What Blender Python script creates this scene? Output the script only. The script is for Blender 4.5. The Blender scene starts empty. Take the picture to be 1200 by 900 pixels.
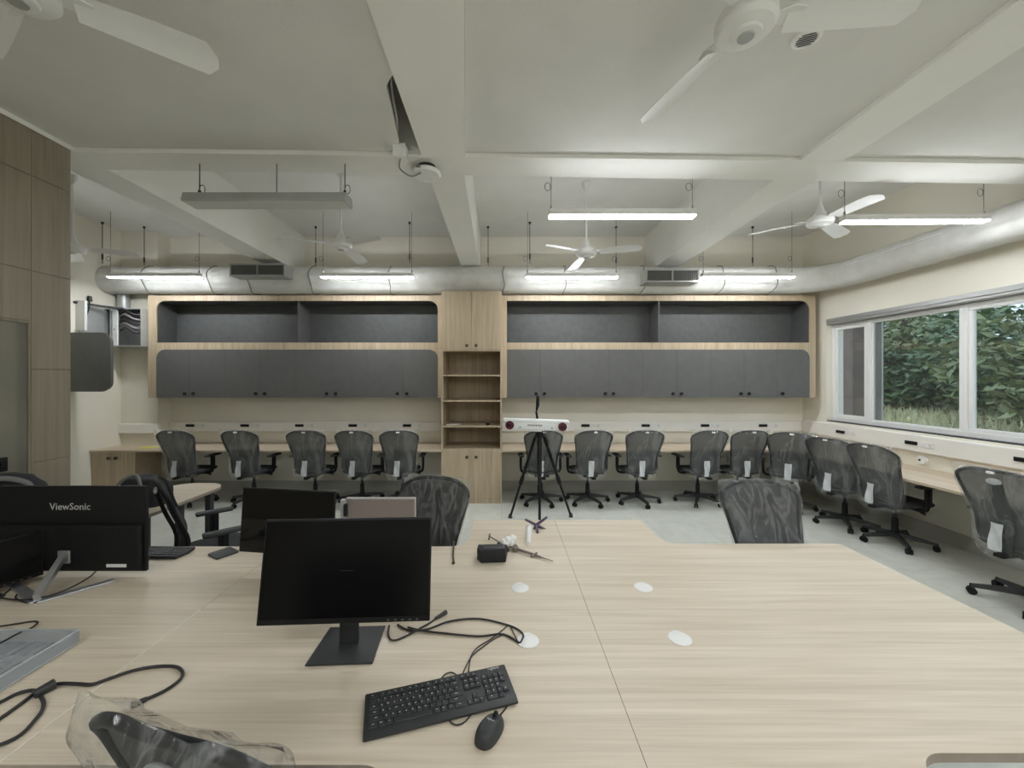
import bpy, bmesh, math, random
from mathutils import Vector, Matrix, Euler, noise

C = bpy.context.scene.collection
SC = bpy.context.scene
PI = math.pi
R = math.radians

# ---------------------------------------------------------------- camera, world, exposure
F_PX, VX, VY, CAM_H = 455.0, 588.0, 445.0, 1.76
cam_d = bpy.data.cameras.new('camera')
cam = bpy.data.objects.new('camera', cam_d)
C.objects.link(cam)
cam.location = (0, 0, CAM_H)
cam.rotation_euler = (PI / 2, 0, 0)
cam_d.sensor_width = 36.0
cam_d.lens = 36.0 * F_PX / 1200.0
cam_d.shift_x = (600 - VX) / 1200.0
cam_d.shift_y = -(450 - VY) / 1200.0
cam_d.clip_start = 0.05
SC.camera = cam

SC.view_settings.view_transform = 'Standard'
SC.view_settings.look = 'None'
SC.view_settings.gamma = 1.0
SC.view_settings.use_curve_mapping = False
SC.view_settings.exposure = 1.2
SC.cycles.transparent_max_bounces = 32
SC.cycles.max_bounces = 10
SC.cycles.diffuse_bounces = 6
SC.cycles.sample_clamp_indirect = 6.0
SC.cycles.caustics_reflective = False
SC.cycles.caustics_refractive = False

LAMP_STRENGTH = 34.0
w = bpy.data.worlds.new('world')
SC.world = w
w.use_nodes = True
wn = w.node_tree.nodes
wn['Background'].inputs['Color'].default_value = (0.72, 0.84, 1.0, 1)
wn['Background'].inputs['Strength'].default_value = 0.9


def P(px, py, d):
    """the point at depth d seen at photo pixel (px, py)"""
    return Vector(((px - VX) * d / F_PX, d, CAM_H - (py - VY) * d / F_PX))


def PZ(px, py, z):
    """the point at height z seen at photo pixel (px, py)"""
    d = (CAM_H - z) * F_PX / (py - VY)
    return Vector(((px - VX) * d / F_PX, d, z))


# ---------------------------------------------------------------- materials
MATS = {}


def pmat(name, col, rough=0.5, metal=0.0, var=0.0, vscale=6.0, bump=0.0, bscale=60.0, spec=0.5, emit=0.0, emit_col=None):
    m = bpy.data.materials.new(name)
    m.use_nodes = True
    nt = m.node_tree
    b = nt.nodes['Principled BSDF']
    b.inputs['Base Color'].default_value = (*col, 1)
    b.inputs['Roughness'].default_value = rough
    b.inputs['Metallic'].default_value = metal
    b.inputs['Specular IOR Level'].default_value = spec
    if emit:
        b.inputs['Emission Color'].default_value = (*(emit_col or col), 1)
        b.inputs['Emission Strength'].default_value = emit
    tc = nt.nodes.new('ShaderNodeTexCoord')
    if var:
        n = nt.nodes.new('ShaderNodeTexNoise')
        n.inputs['Scale'].default_value = vscale
        n.inputs['Detail'].default_value = 5
        r = nt.nodes.new('ShaderNodeValToRGB')
        r.color_ramp.elements[0].position = 0.3
        r.color_ramp.elements[1].position = 0.7
        r.color_ramp.elements[0].color = (*[c * (1 - var) for c in col], 1)
        r.color_ramp.elements[1].color = (*[min(1, c * (1 + var)) for c in col], 1)
        nt.links.new(tc.outputs['Object'], n.inputs['Vector'])
        nt.links.new(n.outputs['Fac'], r.inputs['Fac'])
        nt.links.new(r.outputs['Color'], b.inputs['Base Color'])
    if bump:
        n2 = nt.nodes.new('ShaderNodeTexNoise')
        n2.inputs['Scale'].default_value = bscale
        n2.inputs['Detail'].default_value = 4
        bp = nt.nodes.new('ShaderNodeBump')
        bp.inputs['Strength'].default_value = bump
        bp.inputs['Distance'].default_value = 0.01
        nt.links.new(tc.outputs['Object'], n2.inputs['Vector'])
        nt.links.new(n2.outputs['Fac'], bp.inputs['Height'])
        nt.links.new(bp.outputs['Normal'], b.inputs['Normal'])
    MATS[name] = m
    return m


def wood(name, dark, light, axis='x', scale=1.0, rough=0.45, amount=0.7):
    m = bpy.data.materials.new(name)
    m.use_nodes = True
    nt = m.node_tree
    b = nt.nodes['Principled BSDF']
    b.inputs['Roughness'].default_value = rough
    tc = nt.nodes.new('ShaderNodeTexCoord')
    outs = []
    for (lo, hi, det, dist) in ((0.9, 26.0, 6, 0.6), (2.5, 110.0, 3, 0.0), (0.5, 9.0, 5, 1.8)):
        mp = nt.nodes.new('ShaderNodeMapping')
        s = {'x': (lo, hi, hi), 'z': (hi, hi, lo), 'y': (hi, lo, hi)}[axis]
        mp.inputs['Scale'].default_value = [v * scale for v in s]
        n = nt.nodes.new('ShaderNodeTexNoise')
        n.inputs['Scale'].default_value = 1.0
        n.inputs['Detail'].default_value = det
        n.inputs['Distortion'].default_value = dist
        nt.links.new(tc.outputs['Object'], mp.inputs['Vector'])
        nt.links.new(mp.outputs['Vector'], n.inputs['Vector'])
        outs.append(n.outputs['Fac'])
    a = nt.nodes.new('ShaderNodeMath'); a.operation = 'MULTIPLY_ADD'
    a.inputs[1].default_value = amount
    nt.links.new(outs[1], a.inputs[0])
    nt.links.new(outs[0], a.inputs[2])
    a2 = nt.nodes.new('ShaderNodeMath'); a2.operation = 'MULTIPLY_ADD'
    a2.inputs[1].default_value = 0.8
    nt.links.new(outs[2], a2.inputs[0])
    nt.links.new(a.outputs[0], a2.inputs[2])
    mr = nt.nodes.new('ShaderNodeMapRange')
    mid = 0.5 + 0.5 * amount + 0.4
    mr.inputs['From Min'].default_value = mid - 0.38
    mr.inputs['From Max'].default_value = mid + 0.30
    nt.links.new(a2.outputs[0], mr.inputs['Value'])
    r = nt.nodes.new('ShaderNodeValToRGB')
    r.color_ramp.elements[0].color = (*dark, 1)
    r.color_ramp.elements[1].color = (*light, 1)
    nt.links.new(mr.outputs['Result'], r.inputs['Fac'])
    nt.links.new(r.outputs['Color'], b.inputs['Base Color'])
    MATS[name] = m
    return m


def film(name, tint, body, gloss, rough, bump=0.0, bscale=20.0, ior=1.45, body_col=None):
    """thin clear sheet: mostly see-through, some white body, fresnel gloss"""
    m = bpy.data.materials.new(name)
    m.use_nodes = True
    nt = m.node_tree
    nt.nodes.clear()
    out = nt.nodes.new('ShaderNodeOutputMaterial')
    tr = nt.nodes.new('ShaderNodeBsdfTransparent')
    tr.inputs['Color'].default_value = (*tint, 1)
    df = nt.nodes.new('ShaderNodeBsdfDiffuse')
    df.inputs['Color'].default_value = (*(body_col or (0.85, 0.87, 0.88)), 1)
    gl = nt.nodes.new('ShaderNodeBsdfGlossy')
    gl.inputs['Roughness'].default_value = rough
    gl.inputs['Color'].default_value = (1, 1, 1, 1)
    m1 = nt.nodes.new('ShaderNodeMixShader')
    m1.inputs[0].default_value = body
    nt.links.new(tr.outputs[0], m1.inputs[1])
    nt.links.new(df.outputs[0], m1.inputs[2])
    if bump:
        tcs = nt.nodes.new('ShaderNodeTexCoord')
        mps = nt.nodes.new('ShaderNodeMapping')
        mps.inputs['Rotation'].default_value = (0, R(28), R(10))
        mps.inputs['Scale'].default_value = (9.0, 5.0, 2.6)
        ns = nt.nodes.new('ShaderNodeTexNoise')
        ns.inputs['Scale'].default_value = 1.0
        ns.inputs['Detail'].default_value = 3
        ns.inputs['Distortion'].default_value = 1.2
        rs = nt.nodes.new('ShaderNodeValToRGB')          # folds: narrow white streaks, with the wrap's highlights painted into the body
        rs.color_ramp.elements[0].position = 0.44
        rs.color_ramp.elements[0].color = (body, body, body, 1)
        rs.color_ramp.elements[1].position = 0.56
        rs.color_ramp.elements[1].color = (body, body, body, 1)
        e = rs.color_ramp.elements.new(0.5)
        e.color = (0.15, 0.15, 0.15, 1)
        nt.links.new(tcs.outputs['Object'], mps.inputs['Vector'])
        nt.links.new(mps.outputs['Vector'], ns.inputs['Vector'])
        nt.links.new(ns.outputs['Fac'], rs.inputs['Fac'])
        nt.links.new(rs.outputs['Color'], m1.inputs[0])
    lw = nt.nodes.new('ShaderNodeFresnel')
    geo = nt.nodes.new('ShaderNodeNewGeometry')
    two = nt.nodes.new('ShaderNodeMath'); two.operation = 'MULTIPLY_ADD'     # the same index from either face
    two.inputs[1].default_value = 1 / ior - ior
    two.inputs[2].default_value = ior
    nt.links.new(geo.outputs['Backfacing'], two.inputs[0])
    nt.links.new(two.outputs[0], lw.inputs['IOR'])
    mul = nt.nodes.new('ShaderNodeMath'); mul.operation = 'MULTIPLY'
    mul.inputs[1].default_value = gloss
    mul.use_clamp = True
    nt.links.new(lw.outputs[0], mul.inputs[0])
    m2 = nt.nodes.new('ShaderNodeMixShader')
    nt.links.new(mul.outputs[0], m2.inputs[0])
    nt.links.new(m1.outputs[0], m2.inputs[1])
    nt.links.new(gl.outputs[0], m2.inputs[2])
    nt.links.new(m2.outputs[0], out.inputs['Surface'])
    if bump:
        tc = nt.nodes.new('ShaderNodeTexCoord')
        mp = nt.nodes.new('ShaderNodeMapping')
        mp.inputs['Rotation'].default_value = (0, R(35), 0)
        mp.inputs['Scale'].default_value = (1.0, 1.0, 0.35)
        n2 = nt.nodes.new('ShaderNodeTexNoise')
        n2.inputs['Scale'].default_value = bscale
        n2.inputs['Detail'].default_value = 3
        n2.inputs['Distortion'].default_value = 1.5
        bp = nt.nodes.new('ShaderNodeBump')
        bp.inputs['Strength'].default_value = bump
        bp.inputs['Distance'].default_value = 0.02
        nt.links.new(tc.outputs['Object'], mp.inputs['Vector'])
        nt.links.new(mp.outputs['Vector'], n2.inputs['Vector'])
        nt.links.new(n2.outputs['Fac'], bp.inputs['Height'])
        nt.links.new(bp.outputs['Normal'], gl.inputs['Normal'])
        nt.links.new(bp.outputs['Normal'], df.inputs['Normal'])
    MATS[name] = m
    return m


def netting(name, col, open_):
    m = bpy.data.materials.new(name)
    m.use_nodes = True
    nt = m.node_tree
    b = nt.nodes['Principled BSDF']
    b.inputs['Base Color'].default_value = (*col, 1)
    b.inputs['Roughness'].default_value = 0.75
    tr = nt.nodes.new('ShaderNodeBsdfTransparent')
    mx = nt.nodes.new('ShaderNodeMixShader')
    mx.inputs[0].default_value = open_
    out = nt.nodes['Material Output']
    nt.links.new(b.outputs[0], mx.inputs[1])
    nt.links.new(tr.outputs[0], mx.inputs[2])
    nt.links.new(mx.outputs[0], out.inputs['Surface'])
    MATS[name] = m
    return m


T_WOOD = wood('table_oak', (0.53, 0.445, 0.335), (0.70, 0.615, 0.49), 'x')
C_WOOD = wood('cabinet_oak', (0.36, 0.275, 0.175), (0.56, 0.455, 0.325), 'z', rough=0.5)
K_WOOD = wood('worktop_oak', (0.45, 0.36, 0.25), (0.62, 0.52, 0.40), 'x')
KY_WOOD = wood('worktop_oak_long', (0.45, 0.36, 0.25), (0.62, 0.52, 0.40), 'y')
P_WOOD = wood('partition_laminate', (0.205, 0.174, 0.122), (0.285, 0.247, 0.18), 'z', rough=0.5)
EDGE = pmat('table_edge_band_shaded', (0.30, 0.245, 0.20), 0.5, var=0.08, vscale=20)  # edge band, its brown darkened to paint in the under-lit sides
WALL = pmat('wall_paint', (0.80, 0.765, 0.66), 0.75, var=0.03, vscale=2, bump=0.05, bscale=120)
CEIL = pmat('ceiling_paint', (0.74, 0.73, 0.695), 0.8, var=0.03, vscale=3, bump=0.06, bscale=90)
BEAM = pmat('beam_paint', (0.82, 0.81, 0.765), 0.75, var=0.02, vscale=3, bump=0.05, bscale=90)
SKIRT = pmat('skirting_tile', (0.45, 0.44, 0.39), 0.45, var=0.06, vscale=4)
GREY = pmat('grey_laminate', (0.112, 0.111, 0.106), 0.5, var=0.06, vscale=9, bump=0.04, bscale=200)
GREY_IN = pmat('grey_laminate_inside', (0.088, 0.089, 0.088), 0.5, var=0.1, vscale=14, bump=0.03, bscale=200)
BLACK = pmat('black_plastic', (0.009, 0.0095, 0.010), 0.48, spec=0.22)
BLACK2 = pmat('dark_plastic', (0.028, 0.03, 0.031), 0.5, bump=0.04, bscale=300)
SCREEN = pmat('dark_screen', (0.003, 0.003, 0.0035), 0.25, spec=0.2)
GLOSSB = pmat('gloss_screen', (0.004, 0.004, 0.004), 0.06, spec=0.35)
FABRIC = pmat('chair_cloth', (0.032, 0.033, 0.035), 0.85, var=0.2, vscale=60, bump=0.1, bscale=300)
MESH = netting('chair_netting', (0.040, 0.041, 0.042), 0.11)
DENSE = netting('chair_netting_close', (0.028, 0.029, 0.030), 0.03)
PLASTIC = film('clear_wrap', (0.97, 0.98, 0.98), 0.028, 1.0, 0.12, bump=0.9, bscale=14)
PAPER = pmat('paper_sheet', (0.60, 0.62, 0.63), 0.7, var=0.04, vscale=40)
WHITE = pmat('white_plastic', (0.80, 0.80, 0.78), 0.4)
WHITEM = pmat('white_enamel', (0.78, 0.78, 0.76), 0.35)
OFFW = pmat('trunking_white', (0.84, 0.82, 0.77), 0.4, var=0.015, vscale=4)
FRAMEW = pmat('window_white', (0.82, 0.82, 0.81), 0.35)
ALU = pmat('grey_aluminium', (0.42, 0.42, 0.41), 0.4, metal=0.4)
SILVER = pmat('silver_metal', (0.55, 0.56, 0.58), 0.32, metal=0.75)
STEEL = pmat('steel_grey', (0.46, 0.47, 0.46), 0.4, metal=0.4, var=0.06, vscale=7)
TRAYM = netting('tray_netting', (0.42, 0.45, 0.48), 0.48)
TRAYS = pmat('tray_rim', (0.52, 0.55, 0.58), 0.35, metal=0.5)
DUCT = pmat('duct_cloth', (0.66, 0.655, 0.62), 0.7, var=0.07, vscale=7, bump=0.8, bscale=11)
GASKET = pmat('dark_gap', (0.03, 0.03, 0.032), 0.6)
TAUPE = pmat('taupe_fabric', (0.25, 0.205, 0.185), 0.85, var=0.06, vscale=150, bump=0.1, bscale=300)
TRIMG = pmat('pale_edge_trim', (0.36, 0.335, 0.31), 0.5)
TRIML = pmat('light_edge_strip', (0.80, 0.74, 0.64), 0.5)
YELLOW = pmat('yellow_paper', (0.72, 0.66, 0.10), 0.7)
PURPLE = pmat('purple_plastic', (0.075, 0.052, 0.095), 0.45)
MAROON = pmat('maroon_lens', (0.10, 0.012, 0.025), 0.2)
BRONZE = pmat('dark_bronze', (0.075, 0.058, 0.042), 0.4, metal=0.5)
TWIG = pmat('grey_brown_metal', (0.22, 0.185, 0.165), 0.45, metal=0.3)
CABLE = pmat('black_cable', (0.02, 0.017, 0.018), 0.45)
CABLEG = pmat('grey_cable', (0.20, 0.20, 0.19), 0.5)
KEYM = pmat('key_black', (0.022, 0.023, 0.025), 0.5)
LEGEND = pmat('legend_white', (0.7, 0.7, 0.7), 0.6)
LOGO = pmat('logo_silver', (0.50, 0.50, 0.50), 0.4)
LAMP = pmat('lamp_lit', (0.9, 0.95, 1.0), 0.5, emit=LAMP_STRENGTH, emit_col=(0.92, 0.96, 1.0))
ADDED_UP = pmat('added_uplight', (0.9, 0.95, 1.0), 0.5, emit=LAMP_STRENGTH * 0.07, emit_col=(0.92, 0.95, 1.0))  # added upward glow to brighten the ceiling
LAMPOFF = pmat('lamp_unlit', (0.62, 0.63, 0.60), 0.5)
GLASS = film('window_glass', (0.86, 0.89, 0.89), 0.012, 1.0, 0.012, ior=1.5)
DOORGLASS = film('door_glass', (0.50, 0.49, 0.44), 0.45, 1.0, 0.05, ior=1.5, body_col=(0.33, 0.315, 0.265))  # semi-frosted; grey-brown body also paints in the room's reflection
LEAF = pmat('leaf_green', (0.13, 0.19, 0.09), 0.6, var=0.4, vscale=1.5)
LEAF2 = pmat('leaf_olive', (0.20, 0.235, 0.11), 0.6, var=0.4, vscale=1.5)
BARK = pmat('bark_brown', (0.09, 0.065, 0.045), 0.8, var=0.3, vscale=10)
GROUNDM = pmat('ground_grass', (0.42, 0.41, 0.24), 0.9, var=0.4, vscale=0.8)
PIERM = pmat('pier_stone', (0.15, 0.115, 0.10), 0.8, var=0.2, vscale=6)
TAN = pmat('bare_wood', (0.35, 0.27, 0.18), 0.6)
BAG = pmat('bag_cloth', (0.014, 0.014, 0.016), 0.8, bump=0.2, bscale=60)
GREYW = pmat('grey_webbing', (0.16, 0.16, 0.155), 0.8)


def floor_mat():
    m = bpy.data.materials.new('floor_tile')
    m.use_nodes = True
    nt = m.node_tree
    b = nt.nodes['Principled BSDF']
    b.inputs['Roughness'].default_value = 0.34
    tc = nt.nodes.new('ShaderNodeTexCoord')
    br = nt.nodes.new('ShaderNodeTexBrick')
    br.offset = 0.0
    br.inputs['Scale'].default_value = 1.0
    br.inputs['Brick Width'].default_value = 0.6
    br.inputs['Row Height'].default_value = 0.6
    br.inputs['Mortar Size'].default_value = 0.0025
    br.inputs['Color1'].default_value = (0.66, 0.67, 0.61, 1)
    br.inputs['Color2'].default_value = (0.64, 0.65, 0.59, 1)
    br.inputs['Mortar'].default_value = (0.44, 0.44, 0.40, 1)
    n = nt.nodes.new('ShaderNodeTexNoise')
    n.inputs['Scale'].default_value = 4.5
    n.inputs['Detail'].default_value = 8
    n.inputs['Distortion'].default_value = 1.4
    mx = nt.nodes.new('ShaderNodeMix')
    mx.data_type = 'RGBA'
    mx.blend_type = 'MULTIPLY'
    mx.inputs[0].default_value = 0.35
    nt.links.new(tc.outputs['Object'], br.inputs['Vector'])
    nt.links.new(tc.outputs['Object'], n.inputs['Vector'])
    nt.links.new(br.outputs['Color'], mx.inputs[6])
    rp = nt.nodes.new('ShaderNodeValToRGB')
    rp.color_ramp.elements[0].position = 0.35
    rp.color_ramp.elements[0].color = (0.7, 0.7, 0.68, 1)
    rp.color_ramp.elements[1].position = 0.65
    nt.links.new(n.outputs['Fac'], rp.inputs['Fac'])
    nt.links.new(rp.outputs['Color'], mx.inputs[7])
    nt.links.new(mx.outputs[2], b.inputs['Base Color'])
    return m


FLOOR = floor_mat()

# ---------------------------------------------------------------- mesh helpers


class MB:
    def __init__(self):
        self.bm = bmesh.new()

    def _merge(self, t, mi=0):
        for f in t.faces:
            f.material_index = mi
        me = bpy.data.meshes.new('tmp')
        t.to_mesh(me)
        t.free()
        self.bm.from_mesh(me)
        bpy.data.meshes.remove(me)
        return self

    def box(self, x0, x1, y0, y1, z0, z1, bev=0.0, mat=None, mi=0, seg=2):
        t = bmesh.new()
        bmesh.ops.create_cube(t, size=1.0)
        bmesh.ops.scale(t, vec=(abs(x1 - x0), abs(y1 - y0), abs(z1 - z0)), verts=t.verts)
        bmesh.ops.translate(t, vec=((x0 + x1) / 2, (y0 + y1) / 2, (z0 + z1) / 2), verts=t.verts)
        if bev:
            bmesh.ops.bevel(t, geom=list(t.edges), offset=bev, segments=seg, affect='EDGES', profile=0.5)
        if mat is not None:
            bmesh.ops.transform(t, matrix=mat, verts=t.verts)
        return self._merge(t, mi)

    def cyl(self, p0, p1, r0, r1=None, seg=16, mi=0, caps=True):
        r1 = r0 if r1 is None else r1
        p0, p1 = Vector(p0), Vector(p1)
        d = p1 - p0
        t = bmesh.new()
        bmesh.ops.create_cone(t, cap_ends=caps, segments=seg, radius1=r0, radius2=r1, depth=d.length)
        q = d.to_track_quat('Z', 'Y')
        bmesh.ops.transform(t, matrix=Matrix.Translation((p0 + p1) / 2) @ q.to_matrix().to_4x4(), verts=t.verts)
        return self._merge(t, mi)

    def sphere(self, c, r, seg=16, sc=(1, 1, 1), mi=0):
        t = bmesh.new()
        bmesh.ops.create_uvsphere(t, u_segments=seg, v_segments=max(6, seg // 2), radius=r)
        bmesh.ops.scale(t, vec=sc, verts=t.verts)
        bmesh.ops.translate(t, vec=c, verts=t.verts)
        return self._merge(t, mi)

    def lathe(self, prof, c=(0, 0, 0), seg=24, mat=None, mi=0):
        t = bmesh.new()
        rings = []
        for r, z in prof:
            if r < 1e-5:
                rings.append([t.verts.new((0, 0, z))])
            else:
                rings.append([t.verts.new((r * math.cos(2 * PI * k / seg), r * math.sin(2 * PI * k / seg), z)) for k in range(seg)])
        for a, b in zip(rings, rings[1:]):
            for k in range(seg):
                k2 = (k + 1) % seg
                if len(a) == 1 and len(b) == 1:
                    continue
                if len(a) == 1:
                    t.faces.new((a[0], b[k2], b[k]))
                elif len(b) == 1:
                    t.faces.new((a[k], a[k2], b[0]))
                else:
                    t.faces.new((a[k], a[k2], b[k2], b[k]))
        bmesh.ops.recalc_face_normals(t, faces=t.faces)
        M = Matrix.Translation(c)
        if mat is not None:
            M = M @ mat
        bmesh.ops.transform(t, matrix=M, verts=t.verts)
        return self._merge(t, mi)

    def prism(self, pts, z0, z1, bev=0.0, mat=None, mi=0, side_mi=None):
        """outline pts (x, y) extruded from z0 to z1"""
        t = bmesh.new()
        lo = [t.verts.new((x, y, z0)) for x, y in pts]
        hi = [t.verts.new((x, y, z1)) for x, y in pts]
        n = len(pts)
        fs = [t.faces.new(hi), t.faces.new(list(reversed(lo)))]
        sides = [t.faces.new((lo[i], lo[(i + 1) % n], hi[(i + 1) % n], hi[i])) for i in range(n)]
        bmesh.ops.recalc_face_normals(t, faces=t.faces)
        if bev:
            bmesh.ops.bevel(t, geom=[e for f in fs for e in f.edges], offset=bev, segments=2, affect='EDGES', profile=0.5)
        if mat is not None:
            bmesh.ops.transform(t, matrix=mat, verts=t.verts)
        if side_mi is not None:
            t.normal_update()
            for f in t.faces:
                f.material_index = mi
            for f in t.faces:
                if f.normal.z < 0.7:
                    f.material_index = side_mi
            me = bpy.data.meshes.new('tmp')
            t.to_mesh(me); t.free()
            self.bm.from_mesh(me); bpy.data.meshes.remove(me)
            return self
        return self._merge(t, mi)

    def tube(self, pts, r, seg=8, closed=False, rads=None, mi=0):
        pts = [Vector(p) for p in pts]
        n = len(pts)
        t = bmesh.new()
        rings = []
        up = None
        for i, p in enumerate(pts):
            a = pts[(i - 1) % n] if (closed or i > 0) else pts[i]
            b = pts[(i + 1) % n] if (closed or i < n - 1) else pts[i]
            d = (b - a).normalized() if (b - a).length > 1e-9 else Vector((0, 0, 1))
            if up is None:
                up = d.orthogonal().normalized()
            else:
                up = (up - d * up.dot(d))
                up = up.normalized() if up.length > 1e-6 else d.orthogonal().normalized()
            s = d.cross(up)
            rr = rads[i] if rads else r
            rings.append([t.verts.new(p + (up * math.cos(2 * PI * k / seg) + s * math.sin(2 * PI * k / seg)) * rr) for k in range(seg)])
        m = n if closed else n - 1
        for i in range(m):
            a, b = rings[i], rings[(i + 1) % n]
            for k in range(seg):
                t.faces.new((a[k], a[(k + 1) % seg], b[(k + 1) % seg], b[k]))
        if not closed:
            t.faces.new(list(reversed(rings[0])))
            t.faces.new(rings[-1])
        bmesh.ops.recalc_face_normals(t, faces=t.faces)
        return self._merge(t, mi)

    def grid(self, rows, closed=False, mi=0):
        """rows of points joined into a sheet; closed joins each row's ends"""
        t = bmesh.new()
        vs = [[t.verts.new(p) for p in row] for row in rows]
        for a, b in zip(vs, vs[1:]):
            n = len(a)
            for k in range(n if closed else n - 1):
                k2 = (k + 1) % n
                t.faces.new((a[k], a[k2], b[k2], b[k]))
        bmesh.ops.recalc_face_normals(t, faces=t.faces)
        return self._merge(t, mi)

    def build(self, name, mat, parent=None, smooth=None, loc=None):
        me = bpy.data.meshes.new(name)
        self.bm.to_mesh(me)
        self.bm.free()
        for m in (mat if isinstance(mat, (list, tuple)) else [mat]):
            me.materials.append(m)
        if smooth is not None:
            for p in me.polygons:
                p.use_smooth = True
            try:
                me.set_sharp_from_angle(angle=R(smooth))
            except Exception:
                pass
        o = bpy.data.objects.new(name, me)
        C.objects.link(o)
        if parent is not None:
            o.parent = parent
        if loc is not None:
            o.location = loc
        return o


def spline(pts, n=8):
    """smooth path through pts (Catmull-Rom)"""
    pts = [Vector(p) for p in pts]
    out = []
    for i in range(len(pts) - 1):
        p0 = pts[max(i - 1, 0)]; p1 = pts[i]; p2 = pts[i + 1]; p3 = pts[min(i + 2, len(pts) - 1)]
        for k in range(n):
            t = k / n
            out.append(0.5 * ((2 * p1) + (p2 - p0) * t + (2 * p0 - 5 * p1 + 4 * p2 - p3) * t * t + (3 * p1 - p0 - 3 * p2 + p3) * t ** 3))
    out.append(pts[-1])
    return out


def arc(cx, cy, r, a0, a1, n=6):
    return [(cx + r * math.cos(R(a0 + (a1 - a0) * k / n)), cy + r * math.sin(R(a0 + (a1 - a0) * k / n))) for k in range(n + 1)]


def rrect(x0, x1, y0, y1, rbl=0, rbr=0, rtr=0, rtl=0, n=6):
    o = []
    o += arc(x0 + rbl, y0 + rbl, rbl, 180, 270, n) if rbl else [(x0, y0)]
    o += arc(x1 - rbr, y0 + rbr, rbr, 270, 360, n) if rbr else [(x1, y0)]
    o += arc(x1 - rtr, y1 - rtr, rtr, 0, 90, n) if rtr else [(x1, y1)]
    o += arc(x0 + rtl, y1 - rtl, rtl, 90, 180, n) if rtl else [(x0, y1)]
    return o


STAND = Matrix.Rotation(PI / 2, 4, 'X')     # outline (x, z) with thickness along -y


def plate_with_holes(mb, outer, holes, thick, mat):
    cu = bpy.data.curves.new('tmpc', 'CURVE')
    cu.dimensions = '2D'
    cu.fill_mode = 'BOTH'
    cu.extrude = thick / 2
    for pts in [outer] + holes:
        s = cu.splines.new('POLY')
        s.points.add(len(pts) - 1)
        for p, q in zip(s.points, pts):
            p.co = (q[0], q[1], 0, 1)
        s.use_cyclic_u = True
    o = bpy.data.objects.new('tmpc', cu)
    C.objects.link(o)
    dg = bpy.context.evaluated_depsgraph_get()
    me = bpy.data.meshes.new_from_object(o.evaluated_get(dg))
    me.transform(mat)
    mb.bm.from_mesh(me)
    bpy.data.meshes.remove(me)
    bpy.data.objects.remove(o)
    bpy.data.curves.remove(cu)
    return mb


_TXT = {}


def text_bm(mb, s, size, mat, mi=0, extrude=0.0006):
    key = (s, size, extrude)
    if key not in _TXT:
        cu = bpy.data.curves.new('tmpt', 'FONT')
        cu.body = s
        cu.size = size
        cu.extrude = extrude
        cu.align_x = 'CENTER'
        cu.align_y = 'CENTER'
        cu.resolution_u = 2
        o = bpy.data.objects.new('tmpt', cu)
        C.objects.link(o)
        dg = bpy.context.evaluated_depsgraph_get()
        _TXT[key] = bpy.data.meshes.new_from_object(o.evaluated_get(dg))
        bpy.data.objects.remove(o)
        bpy.data.curves.remove(cu)
    me = _TXT[key].copy()
    me.transform(mat)
    n0 = len(mb.bm.faces)
    mb.bm.from_mesh(me)
    mb.bm.faces.ensure_lookup_table()
    for f in mb.bm.faces[n0:]:
        f.material_index = mi
    bpy.data.meshes.remove(me)
    return mb


def tag(o, label=None, cat=None, group=None, kind=None):
    if label: o['label'] = label
    if cat: o['category'] = cat
    if group: o['group'] = group
    if kind: o['kind'] = kind
    return o


def thing(name, label, cat, loc=(0, 0, 0), rz=0.0, group=None):
    o = bpy.data.objects.new(name, None)
    o.empty_display_size = 0.1
    C.objects.link(o)
    o.location = loc
    o.rotation_euler = (0, 0, rz)
    return tag(o, label, cat, group)


def dup(root, loc, rz, label, skip=()):
    r = root.copy(); C.objects.link(r)
    r.location = loc; r.rotation_euler = (0, 0, rz)
    r['label'] = label
    for ch in list(root.children):
        if ch.name.split('.')[0] in skip:
            continue
        c = ch.copy(); C.objects.link(c); c.parent = r
        for g in list(ch.children):
            d = g.copy(); C.objects.link(d); d.parent = c
    return r


def struct(mb, name, mat, parent=None, smooth=None):
    o = mb.build(name, mat, parent, smooth)
    if parent is None:
        o['kind'] = 'structure'
    return o


# ---------------------------------------------------------------- room shell
XL, XR, YB, YN, ZC = -5.85, 4.80, 6.20, -4.6, 4.04
ZB = 3.44                       # underside of the beams
XP = -3.15                      # face of the timber partition

struct(MB().box(XL - 0.2, XR + 0.25, YN - 0.2, YB + 0.2, -0.12, 0.0), 'floor', FLOOR)
struct(MB().box(XL - 0.2, XR + 0.25, YN - 0.2, YB + 0.2, ZC, ZC + 0.15), 'ceiling', CEIL)
struct(MB().box(XL - 0.2, XR + 0.25, YB, YB + 0.2, 0, ZC), 'wall_back', WALL)
struct(MB().box(XL - 0.2, XL, YN, YB, 0, ZC), 'wall_left', WALL)
struct(MB().box(XL - 0.2, XR + 0.25, YN - 0.2, YN, 0, ZC), 'wall_front', WALL)
WY0, WY1, WZ0, WZ1 = -0.9, 5.74, 1.15, 2.63
mb = MB()
mb.box(XR, XR + 0.25, YN, YB, 0, WZ0)
mb.box(XR, XR + 0.25, YN, YB, WZ1, ZC)
mb.box(XR, XR + 0.25, WY1, YB, WZ0, WZ1)
mb.box(XR, XR + 0.25, YN, WY0, WZ0, WZ1)
struct(mb, 'wall_right', WALL)
struct(MB().box(XL, XL + 0.56, 5.97, YB, 0, ZC), 'wall_column', WALL)

# skirting
struct(MB().box(XL + 0.56, XR, YB - 0.014, YB, 0, 0.15), 'baseboard_back', SKIRT)
struct(MB().box(XR - 0.014, XR, YN, YB - 0.014, 0, 0.15), 'baseboard_right', SKIRT)
struct(MB().box(XL, XL + 0.014, 2.9, 5.97, 0, 0.15), 'baseboard_left', SKIRT)

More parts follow.
